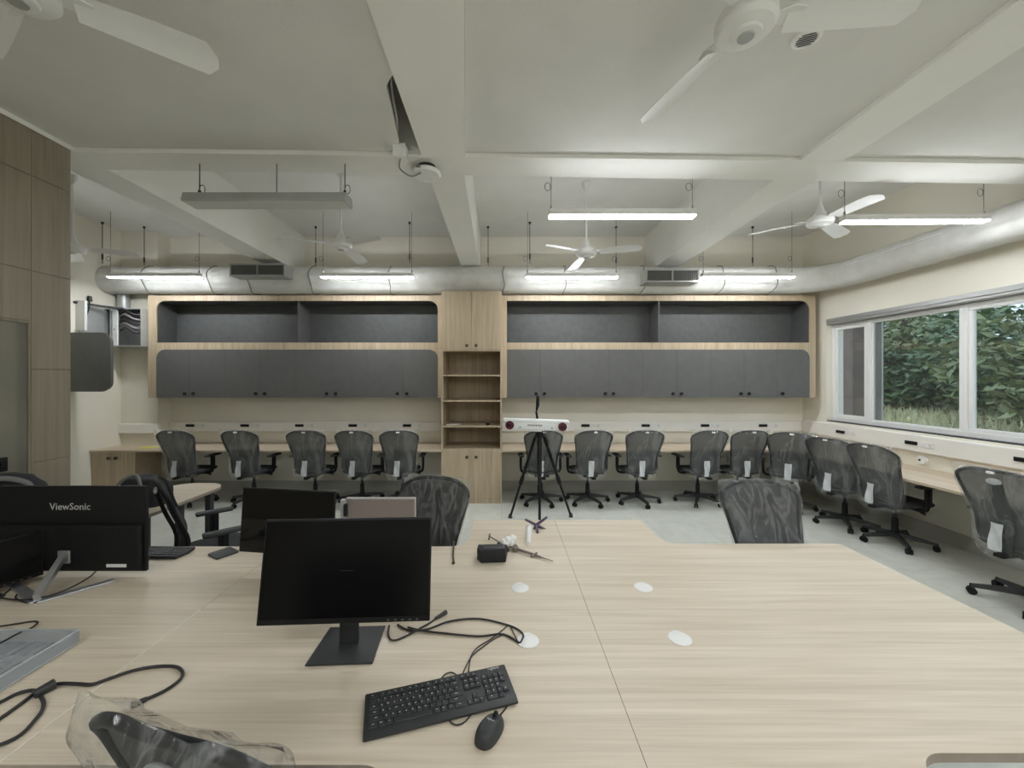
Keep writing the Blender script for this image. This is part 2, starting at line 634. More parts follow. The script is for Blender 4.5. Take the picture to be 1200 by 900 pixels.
# beams
mb = MB()
mb.box(-3.46, -3.15, YN, YB, ZB, ZC)
struct(mb, 'ceiling_beam', BEAM)
mb = MB()
mb.prism([(-0.60, YN), (-0.165, YN), (-0.165, 1.72), (-0.275, 2.90), (-0.31, 3.25), (-0.335, YB), (-0.60, YB)], ZB, ZC)
struct(mb, 'ceiling_beam', BEAM)
struct(MB().box(2.29, 2.63, YN, YB, ZB, ZC), 'ceiling_beam', BEAM)
mb = MB()
mb.prism([(XL, 2.93 + 0.022 * XL), (XR, 2.93 + 0.022 * XR), (XR, 3.20 + 0.03 * XR), (XL, 3.20 + 0.03 * XL)], ZB - 0.001, ZC)
struct(mb, 'ceiling_beam', BEAM)

# lower flat ceiling of the near bays, level with the beams, with a ragged gap where a conduit drops through
ZF = ZB + 0.03
FALSE = pmat('ceiling_board', (0.70, 0.69, 0.655), 0.85, var=0.03, vscale=3, bump=0.1, bscale=70)
struct(MB().prism([(-3.149, YN), (-0.601, YN), (-0.601, 2.17), (-0.63, 2.20), (-0.672, 2.26), (-0.705, 2.52), (-0.748, 2.85), (-0.748, 2.905), (-3.149, 2.855)], ZF, ZF + 0.04), 'ceiling_panel', FALSE)
struct(MB().prism([(-0.164, YN), (2.289, YN), (2.289, 2.975), (-0.28, 2.92), (-0.274, 2.90), (-0.164, 1.72)], ZF, ZF + 0.04), 'ceiling_panel', FALSE)
struct(MB().prism([(2.631, YN), (4.799, YN), (4.799, 3.03), (2.631, 2.985)], ZF, ZF + 0.04), 'ceiling_panel', FALSE)

# timber partition with its glazed door
DZ = 2.15
mb = MB()
PE = 2.838
DX0, DX1 = 1.55, 2.60           # the door's leaf along y
grooves = [1.20, 1.83, 2.49, 3.126]


def panels(y0, y1, z0, z1, front=True):
    zs = [z0] + [g for g in grooves if z0 < g < z1] + [z1]
    for a, b in zip(zs, zs[1:]):
        mb.box(XP - 0.10, XP, y0 + 0.001, y1 - 0.001, a + 0.0025, b - 0.0025, 0.0015, seg=1)
    mb.box(XP - 0.095, XP - 0.006, y0, y1, z0, z1)


panels(DX1, PE, 0, ZB)
panels(DX0, DX1, DZ, ZB)
panels(YN, DX0, 0, ZB)
struct(mb, 'wall_partition', P_WOOD)
mb = MB()
mb.box(XP - 0.06, XP - 0.004, DX0, DX0 + 0.012, 0.0, DZ)
mb.box(XP - 0.06, XP - 0.004, DX1 - 0.012, DX1, 0.0, DZ)
mb.box(XP - 0.06, XP - 0.004, DX0 + 0.012, DX1 - 0.012, DZ - 0.012, DZ)
dr = struct(mb, 'door_1', P_WOOD)
MB().box(XP - 0.022, XP - 0.010, DX0 + 0.013, DX1 - 0.013, 0.012, DZ - 0.013).build('glass_pane', DOORGLASS, dr)
mb = MB()
mb.box(XP - 0.05, XP + 0.012, DX1 - 0.20, DX1 - 0.13, 1.18, 1.27, 0.006)
mb.cyl((XP + 0.012, DX1 - 0.165, 1.235), (XP + 0.03, DX1 - 0.165, 1.235), 0.018)
mb.build('door_lock', BLACK, dr, smooth=40)

# ---------------------------------------------------------------- windows
XW = XR + 0.12


def window(n, y0, y1, inner=0.05, sash=True, left_sash=False):
    fr = MB()
    z0, z1 = WZ0 + 0.005, WZ1 - 0.07
    f = 0.035
    fr.box(XW - 0.035, XW + 0.035, y0, y1, z0, z0 + 0.06, 0.004)
    fr.box(XW - 0.035, XW + 0.035, y0, y1, z1 - f, z1, 0.004)
    fr.box(XW - 0.035, XW + 0.035, y0, y0 + f, z0 + 0.06, z1 - f, 0.004)
    fr.box(XW - 0.035, XW + 0.035, y1 - f, y1, z0 + 0.06, z1 - f, 0.004)
    o = struct(fr, 'window_%d' % n, FRAMEW)
    s = MB()
    a, b, c, d = y0 + f, y1 - f, z0 + 0.06, z1 - f
    t = inner
    s.box(XW - 0.022, XW + 0.018, a, b, c, c + t, 0.005)
    s.box(XW - 0.022, XW + 0.018, a, b, d - t, d, 0.005)
    s.box(XW - 0.022, XW + 0.018, a, a + t, c + t, d - t, 0.005)
    s.box(XW - 0.022, XW + 0.018, b - t, b, c + t, d - t, 0.005)
    s.build('window_sash', FRAMEW, o)
    if left_sash:
        MB().box(XW + 0.022, XW + 0.045, b - t - 0.07, b - t + 0.02, c + 0.01, d - 0.01, 0.004).build('inner_stile', ALU, o)
    MB().box(XW - 0.004, XW + 0.004, a + t, b - t, c + t, d - t).build('window_pane', GLASS, o)
    return o


window(1, 5.17, 5.74, 0.045)
window(2, 4.11, 5.17, 0.015, left_sash=True)
window(3, 3.02, 4.11, 0.04)
window(4, 1.95, 3.02, 0.015)
window(5, 0.88, 1.95, 0.04)
window(6, -0.9, 0.88, 0.03)
mb = MB()
mb.box(XR + 0.02, XR + 0.20, WY0, WY1, WZ1 - 0.068, WZ1, 0.0)
mb.box(XR - 0.004, XR + 0.02, WY0, WY1, WZ1 - 0.03, WZ1 + 0.02)
mb.box(XR + 0.005, XR + 0.05, WY0, WY1, WZ1 - 0.06, WZ1 - 0.035)
struct(mb, 'trim_1', ALU)
struct(MB().box(XR + 0.004, XR + 0.085, WY0, WY1, WZ0 - 0.001, WZ0 + 0.012), 'trim_2', GASKET)

# ---------------------------------------------------------------- outside
GZ = 0.75
struct(MB().box(XR + 0.26, 70, -30, 60, GZ - 0.1, GZ), 'ground', GROUNDM)
struct(MB().box(5.75, 6.15, 6.35, 7.3, 0.75, 4.2, 0.02), 'pillar', PIERM)
rng = random.Random(7)


def tree(x, y, h, r, mat, label, seed, n=3200):
    rg = random.Random(seed)
    t = thing('tree', label, 'tree', (x, y, GZ), rg.random() * 6, 'trees outside the windows')
    mb = MB()
    mb.tube(spline([(0, 0, 0), (0.1, 0.05, h * 0.3), (-0.05, 0.1, h * 0.6), (0.05, 0, h * 0.85)]), 0.1, 8, rads=None)
    for k in range(5):
        a = k * 1.3
        mb.tube([(0, 0.05, h * 0.35), (math.cos(a) * r * 0.4, math.sin(a) * r * 0.4, h * 0.55), (math.cos(a) * r * 0.7, math.sin(a) * r * 0.7, h * 0.7)], 0.04, 6)
    mb.build('trunk', BARK, t, smooth=60)
    bm = bmesh.new()
    clumps = [(rg.uniform(-0.75, 0.75) * r, rg.uniform(-0.75, 0.75) * r, rg.uniform(0.12, 0.9) * h, rg.uniform(0.3, 0.55) * r) for _ in range(22)]
    for i in range(n):
        cx, cy, cz, cr = clumps[i % len(clumps)]
        v = Vector((rg.gauss(0, 1), rg.gauss(0, 1), rg.gauss(0, 1))).normalized() * cr * rg.uniform(0.55, 1.0)
        p = Vector((cx, cy, cz)) + v
        p.z = max(p.z, 0.05)
        s = rg.uniform(0.06, 0.13)
        e = Euler((rg.uniform(-1, 1), rg.uniform(-1, 1), rg.uniform(0, 6.3))).to_matrix()
        q = [p + e @ Vector(c) * s for c in ((0, -1.4, 0), (0.6, -0.2, 0.1), (0, 1.5, 0), (-0.6, -0.2, 0.1))]
        bm.faces.new([bm.verts.new(c) for c in q])
    m = MB(); m.bm.free(); m.bm = bm
    m.build('foliage', mat, t)
    return t


TL = ['dark green bushy tree beyond the middle window pane', 'olive tree with loose crown standing beyond the glass']
spots = [(15.5, 15.0, 3.9, 2.3), (16.5, 12.2, 3.0, 2.2), (14.2, 10.4, 2.4, 2.1), (18.5, 17.5, 4.4, 2.6), (19.5, 21.0, 5.0, 2.8),
         (13.0, 13.2, 1.9, 1.3), (12.6, 7.8, 2.2, 2.0), (13.8, 5.6, 3.9, 2.3), (18.0, 24.0, 4.8, 2.8), (20.5, 13.5, 3.3, 2.9), (23, 21.5, 5.2, 3.2),
         (14.4, 18.2, 3.4, 2.0), (11.5, 3.2, 3.6, 2.2)]
words_ = ['tall', 'short', 'broad', 'slim', 'dense', 'low', 'rounded', 'spreading', 'distant', 'thick', 'far', 'narrow', 'leaning']
for i, (x, y, h, r) in enumerate(spots):
    tree(x, y, h, r, LEAF if i % 3 else LEAF2, '%s %s tree outside the window wall' % (words_[i], 'dark green' if i % 3 else 'olive green'), 20 + i)
gb = bmesh.new()
for i in range(9000):
    x, y = rng.uniform(6.5, 17), rng.uniform(3, 19)
    p = Vector((x, y, GZ))
    hh = rng.uniform(0.08, 0.28)
    a = rng.uniform(0, 6.3)
    dx, dy = math.cos(a) * 0.03, math.sin(a) * 0.03
    lx, ly = rng.uniform(-.12, .12), rng.uniform(-.12, .12)
    gb.faces.new([gb.verts.new(c) for c in (p + Vector((-dx, -dy, 0)), p + Vector((dx, dy, 0)), p + Vector((lx, ly, hh)))])
m = MB(); m.bm.free(); m.bm = gb
tag(m.build('grass', GROUNDM), 'dry yellow green grass growing below the trees outside', 'grass', kind='stuff')

# ---------------------------------------------------------------- wall cabinets at the back
YF = 5.80           # their front
CZ0, CZ1 = 1.49, 3.02


def Xc(px): return (px - VX) * YF / F_PX
def Zc(py): return CAM_H - (py - VY) * YF / F_PX


def wall_cabinet(x0, x1, hx0, hx1, edges, knobs, divider, rl, rr, label):
    t = thing('wall_cabinet', label, 'wall cabinet', (0, 0, 0), 0, 'wall cabinets over the back worktop')
    zo1, zo0 = Zc(352.5), Zc(401.5)           # open niche
    zd1 = Zc(409.5)                           # top of the doors
    mb = MB()
    r = 0.13
    outer = [(x0, CZ0), (hx0, CZ0)] + ([(hx0, zd1 - r)] + arc(hx0 + r, zd1 - r, r, 180, 90)[1:] if rl else [(hx0, zd1)])
    outer += (arc(hx1 - r, zd1 - r, r, 90, 0) if rr else [(hx1, zd1)]) + [(hx1, CZ0), (x1, CZ0), (x1, CZ1), (x0, CZ1)]
    hole = rrect(hx0, hx1, zo0, zo1, 0, 0, r if rr else 0, r if rl else 0)
    plate_with_holes(mb, outer, [hole], 0.02, Matrix.Translation((0, YF + 0.01, 0)) @ STAND)
    mb.box(x0, x1, YF + 0.02, YB, CZ1 - 0.02, CZ1)
    mb.box(x0, x0 + 0.02, YF + 0.02, YB, CZ0, CZ1 - 0.02)
    mb.box(x1 - 0.02, x1, YF + 0.02, YB, CZ0, CZ1 - 0.02)
    mb.build('cabinet_body', C_WOOD, t)
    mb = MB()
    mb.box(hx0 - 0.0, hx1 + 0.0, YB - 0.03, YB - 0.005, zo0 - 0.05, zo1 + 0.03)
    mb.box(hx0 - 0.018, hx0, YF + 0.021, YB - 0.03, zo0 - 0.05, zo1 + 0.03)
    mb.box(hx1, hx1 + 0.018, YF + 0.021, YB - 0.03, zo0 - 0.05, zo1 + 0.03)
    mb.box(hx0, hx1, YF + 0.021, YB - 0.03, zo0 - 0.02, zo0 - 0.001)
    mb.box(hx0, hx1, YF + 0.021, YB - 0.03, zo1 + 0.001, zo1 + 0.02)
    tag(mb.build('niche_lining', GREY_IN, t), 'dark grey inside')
    tag(MB().box(divider - 0.009, divider + 0.009, YF + 0.024, YB - 0.031, zo0, zo1).build('divider', GREY, t), 'grey upright panel')
    MB().box(hx0, hx1, YF + 0.04, YB - 0.005, CZ0 + 0.01, CZ0 + 0.03).build('bottom_panel', GREY, t)
    g = 0.0009
    for i, (a, b) in enumerate(zip(edges, edges[1:])):
        lr = r if (rl and i == 0) else 0
        rrr = r if (rr and i == len(edges) - 2) else 0
        d = MB().prism(rrect(a + g, b - g, CZ0 + 0.002, zd1 - g, 0, 0, rrr, lr), 0, 0.02, 0.001, mat=Matrix.Translation((0, YF + 0.0195, 0)) @ STAND)
        do = tag(d.build('door', GREY, t), 'dark grey door')
        kx = [k for k in knobs if a < k < b]
        for k in kx:
            kb = MB().lathe([(0, 0), (0.011, 0.0), (0.011, 0.012), (0.024, 0.016), (0.026, 0.022), (0.024, 0.030), (0, 0.031)],
                            (k, YF, Zc(461.3)), 16, Matrix.Rotation(PI / 2, 4, 'X'))
            kb.build('knob', BLACK, do, smooth=40)
    return t


e1 = [Xc(p) for p in (183, 222, 264, 305, 347, 389, 430.5, 472, 513)]
k1 = [Xc(p) for p in (217.5, 227.5, 300.5, 311, 383.5, 394, 466, 477)]
wall_cabinet(-5.285, -0.861, e1[0], e1[-1], e1, k1, Xc(348.5), True, True,
             'long oak-framed wall cabinet with grey doors between the metal box and the tall cabinet')
e2 = [Xc(p) for p in (594, 633, 673.5, 713.5, 753.5, 793, 832.5, 872, 910.5, 949)]
k2 = [Xc(p) for p in (628, 638, 709, 718.5, 788, 798, 867.5, 877, 916)]
wall_cabinet(0.0, 4.69, e2[0], e2[-1], e2, k2, Xc(773), False, True,
             'long oak-framed wall cabinet with grey doors between the tall cabinet and the windows')

# ---------------------------------------------------------------- tall shelf cabinet
t = thing('tall_cabinet', 'tall oak cabinet with four open shelves between the two wall cabinets', 'cabinet', (-0.43, 5.52, 0))
xa, xb, yf, yb = -0.43, 0.43, 0.0, 0.665


def Zt(py): return CAM_H - (py - VY) * 5.52 / F_PX


zt, zu, zl = 3.02, Zt(410.5), Zt(527)
mb = MB()
mb.box(xa, xa + 0.02, yf + 0.02, yb, 0, zt)
mb.box(xb - 0.02, xb, yf + 0.02, yb, 0, zt)
mb.box(xa + 0.02, xb - 0.02, yb - 0.02, yb, 0, zt)
mb.box(xa + 0.02, xb - 0.02, yf + 0.02, yb - 0.02, zt - 0.02, zt)
mb.box(xa, xa + 0.022, yf + 0.003, yf + 0.02, zl, zu)
mb.box(xb - 0.022, xb, yf + 0.003, yf + 0.02, zl, zu)
mb.build('cabinet_body', C_WOOD, t)
MB().box(xa, xb, yf + 0.004, yf + 0.02, 0.0, 0.075).build('plinth', C_WOOD, t)
for z in (zu, Zt(440), Zt(470), Zt(500), zl):
    MB().box(xa + 0.022, xb - 0.022, yf + 0.004, yb - 0.02, z - 0.011, z + 0.011).build('shelf', C_WOOD, t)
knobp = [(0, 0), (0.010, 0.0), (0.010, 0.012), (0.022, 0.016), (0.023, 0.022), (0.021, 0.028), (0, 0.029)]
for (a, b, c, d, kz, side) in ((xa, -0.0005, zu + 0.012, zt - 0.002, Zt(405), 1), (0.0005, xb, zu + 0.012, zt - 0.002, Zt(405), -1),
                               (xa, -0.0005, 0.078, zl - 0.013, Zt(535.5), 1), (0.0005, xb, 0.078, zl - 0.013, Zt(535.5), -1)):
    do = MB().box(a + 0.001, b - 0.001, yf, yf + 0.02, c, d, 0.001, seg=1).build('door', C_WOOD, t)
    kx = (b if side > 0 else a) - side * 0.065
    tag(MB().lathe(knobp, (kx, yf, kz), 16, Matrix.Rotation(PI / 2, 4, 'X')).build('knob', BRONZE, do, smooth=40), 'dark bronze knob')

mb = MB()
mb.prism([(0, 0), (0.15, 0.02), (0.14, 0.12), (-0.01, 0.10)], 0, 0.004)
mb.prism([(0.03, 0.03), (0.2, 0.05), (0.19, 0.13), (0.03, 0.11)], 0.0045, 0.010)
tag(mb.build('loose_paper', WHITE, None, loc=(-0.80, 5.60, Zt(500) + 0.0115)), 'small pile of white papers lying on the third open shelf', 'paper')
mb = MB().box(-0.03, 0.03, -0.02, 0.02, 0, 0.028, 0.005)
mb.cyl((0, -0.02, 0.014), (0, -0.026, 0.014), 0.008)
tag(mb.build('small_box', BLACK, None, loc=(-0.20, 5.62, Zt(500) + 0.0115)), 'tiny black box alone on the third open shelf', 'box')

# ---------------------------------------------------------------- worktops round the walls
ZW = 0.76


def brackets(t, pts):
    for (x, y, dx, dy) in pts:
        mb = MB()
        if dx == 0:
            mb.box(x - 0.012, x + 0.012, y, y + 0.014, 0.45, 0.734)
            mb.box(x - 0.012, x + 0.012, y - 0.45, y, 0.715, 0.734)
        else:
            mb.box(x - 0.014, x, y - 0.012, y + 0.012, 0.45, 0.734)
            mb.box(x - 0.45, x - 0.014, y - 0.012, y + 0.012, 0.715, 0.734)
        mb.build('bracket', STEEL, t)


yf_w = 5.50
t = thing('worktop', 'pale oak worktop along the back wall on the metal box side of the tall cabinet', 'worktop')
o = MB().prism([(XL, yf_w), (-0.863, yf_w), (-0.863, YB), (XL + 0.562, YB), (XL + 0.562, 5.968), (XL, 5.968)], ZW - 0.027, ZW, 0.002).build('worktop_board', K_WOOD, t)
brackets(t, [(x, YB - 0.016, 0, 1) for x in (-4.3, -3.0, -1.7)])
t = thing('worktop', 'pale oak worktop along the back wall on the window side of the tall cabinet', 'worktop')
MB().prism([(0.002, yf_w), (4.796, yf_w), (4.796, YB), (0.002, YB)], ZW - 0.027, ZW, 0.002).build('worktop_board', K_WOOD, t)
brackets(t, [(x, YB - 0.016, 0, 1) for x in (0.9, 2.3, 3.6)])
t = thing('worktop', 'pale oak worktop running under the windows along the window wall', 'worktop')
MB().prism([(4.08, -2.0), (XR - 0.003, -2.0), (XR - 0.003, yf_w - 0.002), (4.08, yf_w - 0.002)], ZW - 0.027, ZW, 0.002).build('worktop_board', KY_WOOD, t)
brackets(t, [(XR - 0.016, y, 1, 0) for y in (4.7, 3.55, 2.3)])

t = thing('base_cabinet', 'low two-door oak cabinet under the end of the back worktop in the corner', 'cabinet', (XL + 0.315, 5.53, 0))
mb = MB()
mb.box(-0.313, 0.313, 0.02, 0.43, 0.06, 0.73)
mb.box(-0.303, 0.303, 0.04, 0.41, 0.0, 0.06)
mb.build('cabinet_body', C_WOOD, t)
for a, b, k in ((-0.313, -0.001, -0.05), (0.001, 0.313, 0.05)):
    d = MB().box(a, b, 0, 0.019, 0.07, 0.728, 0.001, seg=1).build('door', C_WOOD, t)
    MB().lathe(knobp, (k, 0, 0.645), 16, Matrix.Rotation(PI / 2, 4, 'X')).build('knob', BRONZE, d, smooth=40)
MB().box(0.0, 0.21, 0.0, 0.15, 0, 0.006, 0.002, mat=Matrix.Rotation(R(8), 4, 'Z')).build('x', YELLOW)
o = bpy.data.objects['x']; o.name = 'notepad'; o.location = (-5.30, 5.62, ZW)
tag(o, 'yellow paper pad lying on the back worktop near the corner', 'notepad')

# ---------------------------------------------------------------- cable trunking and its sockets
TZ0, TZ1 = 0.94, 1.085


def trunk(name_label, x0, x1, y0, y1):
    mb = MB().box(x0, x1, y0, y1, TZ0, TZ1, 0.005)
    o = mb.build('trunking', OFFW)
    tag(o, name_label, 'cable trunking', 'white trunking above the worktops')


trunk('white trunking on the back wall on the metal box side of the tall cabinet', XL + 0.564, -0.865, YB - 0.05, YB - 0.001)
trunk('white trunking on the back wall on the window side of the tall cabinet', 0.004, XR - 0.002, YB - 0.05, YB - 0.001)
trunk('short white trunking across the corner column', XL + 0.002, XL + 0.60, 5.92, 5.969)
mb = MB()
mb.prism([(XR - 0.001, TZ0), (XR - 0.055, TZ0), (XR - 0.055, TZ1 + 0.03), (XR - 0.045, TZ1 + 0.04), (XR - 0.001, TZ1 + 0.04)], 0, 1, 0.0,
         mat=Matrix(((1, 0, 0, 0), (0, 0, 1, 0), (0, 1, 0, 0), (0, 0, 0, 1))) @ Matrix.Translation((0, 0, -2.0)) @ Matrix.Scale(8.145, 4, (0, 0, 1)))
tag(mb.build('trunking', OFFW), 'long white trunking under the windows', 'cable trunking', 'white trunking above the worktops')

sock = None


def socket(loc, rz, label):
    global sock
    if sock is None:
        t = thing('wall_socket', label, 'wall socket', loc, rz, 'sockets on the trunking')
        mb = MB().box(-0.066, 0.066, -0.012, 0.0, -0.02, 0.02, 0.003)
        mb.box(-0.052, 0.052, -0.0135, -0.011, -0.008, 0.010)
        tag(mb.build('black_module', BLACK, t), 'black data module')
        mb = MB().box(0.09, 0.24, -0.007, 0.0, -0.033, 0.033, 0.004)
        mb.box(0.10, 0.15, -0.009, -0.006, -0.024, 0.024, 0.002)
        for dx in (0.19, 0.215):
            mb.cyl((dx, -0.0085, 0.008), (dx, -0.006, 0.008), 0.004, mi=1)
        mb.cyl((0.2025, -0.0085, -0.012), (0.2025, -0.006, -0.012), 0.005, mi=1)
        mb.build('socket_plate', [WHITE, GASKET], t)
        sock = t
    else:
        t = dup(sock, loc, rz, label)
    return t


yt = YB - 0.05
names = ['behind the chair by the corner cabinet', 'behind the second chair from the corner', 'behind the third chair from the corner',
         'behind the fourth chair from the corner', 'behind the chair next to the tall cabinet']
for px, nm in zip((223, 287, 351, 413.5, 477), names):
    socket((P(px, 498, yt).x, yt, 1.035), 0, 'black socket with white plate on back trunking ' + nm)
for px, nm in zip((686, 756.5, 826, 894), ('beside the tripod', 'behind the second chair past the tripod', 'behind the third chair past the tripod', 'near the window corner')):
    socket((P(px, 498, yt).x, yt, 1.035), 0, 'black socket with white plate on back trunking ' + nm)
for px, nm in zip((985, 1068, 1200), ('nearest the corner', 'above the empty stretch of worktop', 'above the chair cut by the frame')):
    x = XR - 0.055
    y = F_PX * x / (px - VX)
    socket((x, y, 1.03), -PI / 2, 'black socket with white plate on the window trunking ' + nm)

mb = MB().lathe([(0, 0), (0.055, 0), (0.055, 0.018), (0.045, 0.03), (0, 0.032)], (0, 0, 0), 24, Matrix.Rotation(-PI / 2, 4, 'Y'))
mb.cyl((-0.03, 0.01, 0), (-0.036, 0.01, 0), 0.012, mi=1)
tag(mb.build('round_socket', [WHITE, GASKET], None, smooth=40, loc=(XR, F_PX * XR / (1082 - VX), 0.845)), 'round white socket on the wall under the window trunking', 'wall socket')
mb = MB().lathe([(0, 0), (0.055, 0), (0.055, 0.018), (0.045, 0.03), (0, 0.032)], (0, 0, 0), 24, Matrix.Rotation(-PI / 2, 4, 'Y'))
tag(mb.build('round_socket', [WHITE, GASKET], None, smooth=40, loc=(XR, 5.08, 0.845)), 'round white socket on the wall half hidden between the two corner chairs', 'wall socket')

# ---------------------------------------------------------------- corner: metal box, pipes, grey end cabinet
t = thing('electrical_box', 'open grey metal box of cables on the corner column', 'electrical box', (0, 0, 0))
d0 = 5.70
bx0, bxm, bx1 = XL + 0.004, -5.745, -5.295
bz0, bz1 = 2.25, 2.81
mb = MB()
mb.box(bx0, bx1, 5.95, 5.969, bz0, bz1)
mb.box(bx0, bx1, d0, 5.95, bz0, bz0 + 0.015)
mb.box(bx0, bx1, d0, 5.95, bz1 - 0.015, bz1)
mb.box(bx0, bx0 + 0.015, d0, 5.95, bz0 + 0.015, bz1 - 0.015)
mb.box(bx1 - 0.012, bx1, d0, 5.95, bz0 + 0.015, bz1 - 0.015)
mb.box(bxm - 0.01, bxm + 0.01, d0, 5.95, bz0 + 0.015, bz1 - 0.015)
mb.build('box_shell', STEEL, t)
MB().box(XL + 0.003, XL + 0.02, 5.37, d0 - 0.002, bz0 + 0.003, bz1 - 0.003, 0.003).build('cover_plate', STEEL, t)
mb = MB().box(bxm + 0.03, bxm + 0.10, d0 - 0.004, d0 + 0.02, bz0 + 0.02, bz1 - 0.02)
mb.cyl((bxm + 0.06, d0 - 0.006, 2.5), (bxm + 0.06, d0 - 0.003, 2.5), 0.009, mi=1)
mb.build('white_flange', [WHITE, GASKET], t)
for k in range(5):
    z = bz1 - 0.06 - k * 0.065
    MB().tube(spline([(bxm + 0.10, 5.75, z), (bxm + 0.22, 5.70, z + 0.03), (bxm + 0.34, 5.72, z - 0.035), (bx1 - 0.02, 5.8, z - 0.01 - 0.02 * (k % 2))]), 0.016, 8).build('cable_bundle', CABLEG if k % 2 else CABLE, t, smooth=60)
mb = MB()
mb.box(XL + 0.002, XL + 0.13, 5.325, 5.36, 2.44, 2.85, 0.003)
mb.cyl((XL + 0.08, 5.322, 2.6), (XL + 0.08, 5.326, 2.6), 0.01)
tag(mb.build('panel_board', WHITE), 'small white panel fixed to the side wall beside the grey metal box', 'panel')
mb = MB()
mb.tube([P(86, 354, 5.3), P(120, 359, 5.55), P(171, 365, 5.90)], 0.016, 10)
tag(mb.build('conduit_pipe', BLACK2, None, smooth=60), 'dark conduit sloping across the wall above the metal box', 'conduit')
mb = MB().cyl((P(145, 350, 5.9).x, 5.9, P(145, 364, 5.9).z), (P(145, 350, 5.9).x, 5.9, 3.16), 0.075, seg=20)
mb.cyl((P(145, 350, 5.9).x, 5.9, P(145, 364, 5.9).z), (P(145, 350, 5.9).x, 5.9, P(145, 364, 5.9).z + 0.03), 0.09, seg=20)
tag(mb.build('drop_pipe', STEEL, None, smooth=40), 'short grey pipe dropping from the duct to the metal box', 'pipe')
mb = MB().tube(spline([P(105, 352, 5.48), P(104, 362, 5.47), P(101, 372, 5.46), P(99, 386, 5.45)]), 0.008, 8)
mb.cyl(P(105, 353, 5.48), P(105, 347, 5.48), 0.03, 0.022, mi=0)
tag(mb.build('plug_lead', BLACK2, None, smooth=60), 'black plug and lead hanging in front of the grey metal box', 'cable')

d1 = 5.24
gx1, gz0, gz1 = P(129.5, 0, d1).x, P(0, 459, d1).z, P(0, 389.5, d1).z
t = thing('end_cabinet', 'dark grey cabinet end with rounded corners on the side wall past the partition', 'wall cabinet')
MB().prism(rrect(XL, gx1, gz0, gz1, 0, 0.13, 0.13, 0), 0, 0.02, 0.003, mat=Matrix.Translation((0, d1 + 0.02, 0)) @ STAND).build('end_panel', GREY, t, smooth=30)
MB().prism(rrect(XL, gx1 - 0.03, gz0 + 0.02, gz1 - 0.02, 0, 0.11, 0.11, 0), 0, 0.05, mat=Matrix.Translation((0, d1 + 0.071, 0)) @ STAND).build('cabinet_body', GREY, t, smooth=30)

# ---------------------------------------------------------------- ducts, grilles, hanging rods
DYC, DZC, DR = 5.78, 3.24, 0.20
t = thing('air_duct', 'long round cloth-wrapped air duct running along the back wall', 'air duct')
mb = MB()
rows = []
n = 150
x = XL + 0.005
for i in range(n + 1):
    xx = XL + 0.005 + (4.09 - XL) * i / n
    rr = DR * (1 + 0.012 * math.sin(i * 1.7) + (0.02 if i % 12 == 0 else 0))
    rows.append([Vector((xx, DYC + rr * math.cos(2 * PI * k / 28) * (1 + 0.02 * noise.noise((xx * 2, k * 0.5, 0))), DZC + rr * math.sin(2 * PI * k / 28) * (1 + 0.02 * noise.noise((xx * 2, k * 0.5, 5))))) for k in range(28)])
mb.grid(rows, closed=True)
mb.build('duct_skin', DUCT, t, smooth=60)
for px in (180, 255, 300, 370, 460, 590, 660, 750, 840, 900):
    xx = P(px, 0, DYC).x
    if XL < xx < 4.0:
        pts = [(xx + 0.015 * math.sin(k), DYC + (DR + 0.008) * math.cos(2 * PI * k / 24), DZC + (DR + 0.008) * math.sin(2 * PI * k / 24)) for k in range(24)]
        MB().tube(pts, 0.006, 6, closed=True).build('band', CABLEG, t, smooth=60)

t = thing('air_duct', 'round cloth-wrapped air duct running along the window wall and round the corner', 'air duct')
path = [(4.58, -3.0 + 0.085 * i, 3.17) for i in range(96)] + [(4.58 - 0.48 * (1 - math.cos(R(a))), 5.17 + 0.61 * math.sin(R(a)), 3.17 + 0.07 * a / 90) for a in range(10, 91, 10)]
rads = [0.17 * (1 + 0.012 * math.sin(i * 2.1) + (0.02 if i % 4 == 0 else 0)) for i in range(96)] + [0.175 + 0.0025 * k for k in range(9)]
MB().tube(path, 0.17, 26, rads=rads).build('duct_skin', DUCT, t, smooth=60)
MB().tube(spline([(4.42, 5.0, 3.235), (4.42, 4.4, 3.24), (4.42, 3.9, 3.235)]), 0.007, 6).build('seam_tape', WHITE, t, smooth=60)


def grille(px0, px1, py0, py1, d, label):
    a, b = P(px0, py1, d), P(px1, py0, d)
    t = thing('air_grille', label, 'air grille', (0, 0, 0), 0, 'grilles on the back duct')
    f = 0.022
    mb = MB()
    mb.box(a.x, b.x, d, d + 0.02, a.z, a.z + f, 0.003)
    mb.box(a.x, b.x, d, d + 0.02, b.z - f, b.z, 0.003)
    mb.box(a.x, a.x + f, d, d + 0.02, a.z + f, b.z - f, 0.003)
    mb.box(b.x - f, b.x, d, d + 0.02, a.z + f, b.z - f, 0.003)
    mb.box(a.x + 0.005, b.x - 0.005, d + 0.02, DYC - 0.1, a.z + 0.005, b.z - 0.005)
    mb.box((a.x + b.x) / 2 - 0.008, (a.x + b.x) / 2 + 0.008, d + 0.003, d + 0.018, a.z + f, b.z - f)
    mb.build('grille_frame', STEEL, t)
    s = MB()
    k = a.z + f + 0.006
    while k < b.z - f:
        s.box(a.x + f, b.x - f, d + 0.006, d + 0.019, k, k + 0.004)
        k += 0.013
    x = a.x + f + 0.02
    while x < b.x - f:
        s.box(x, x + 0.004, d + 0.008, d + 0.017, a.z + f, b.z - f)
        x += 0.028
    s.build('grille_slats', CABLEG, t)
    MB().box(a.x + f, b.x - f, d + 0.0185, d + 0.0199, a.z + f, b.z - f).build('dark_backing', GASKET, t)


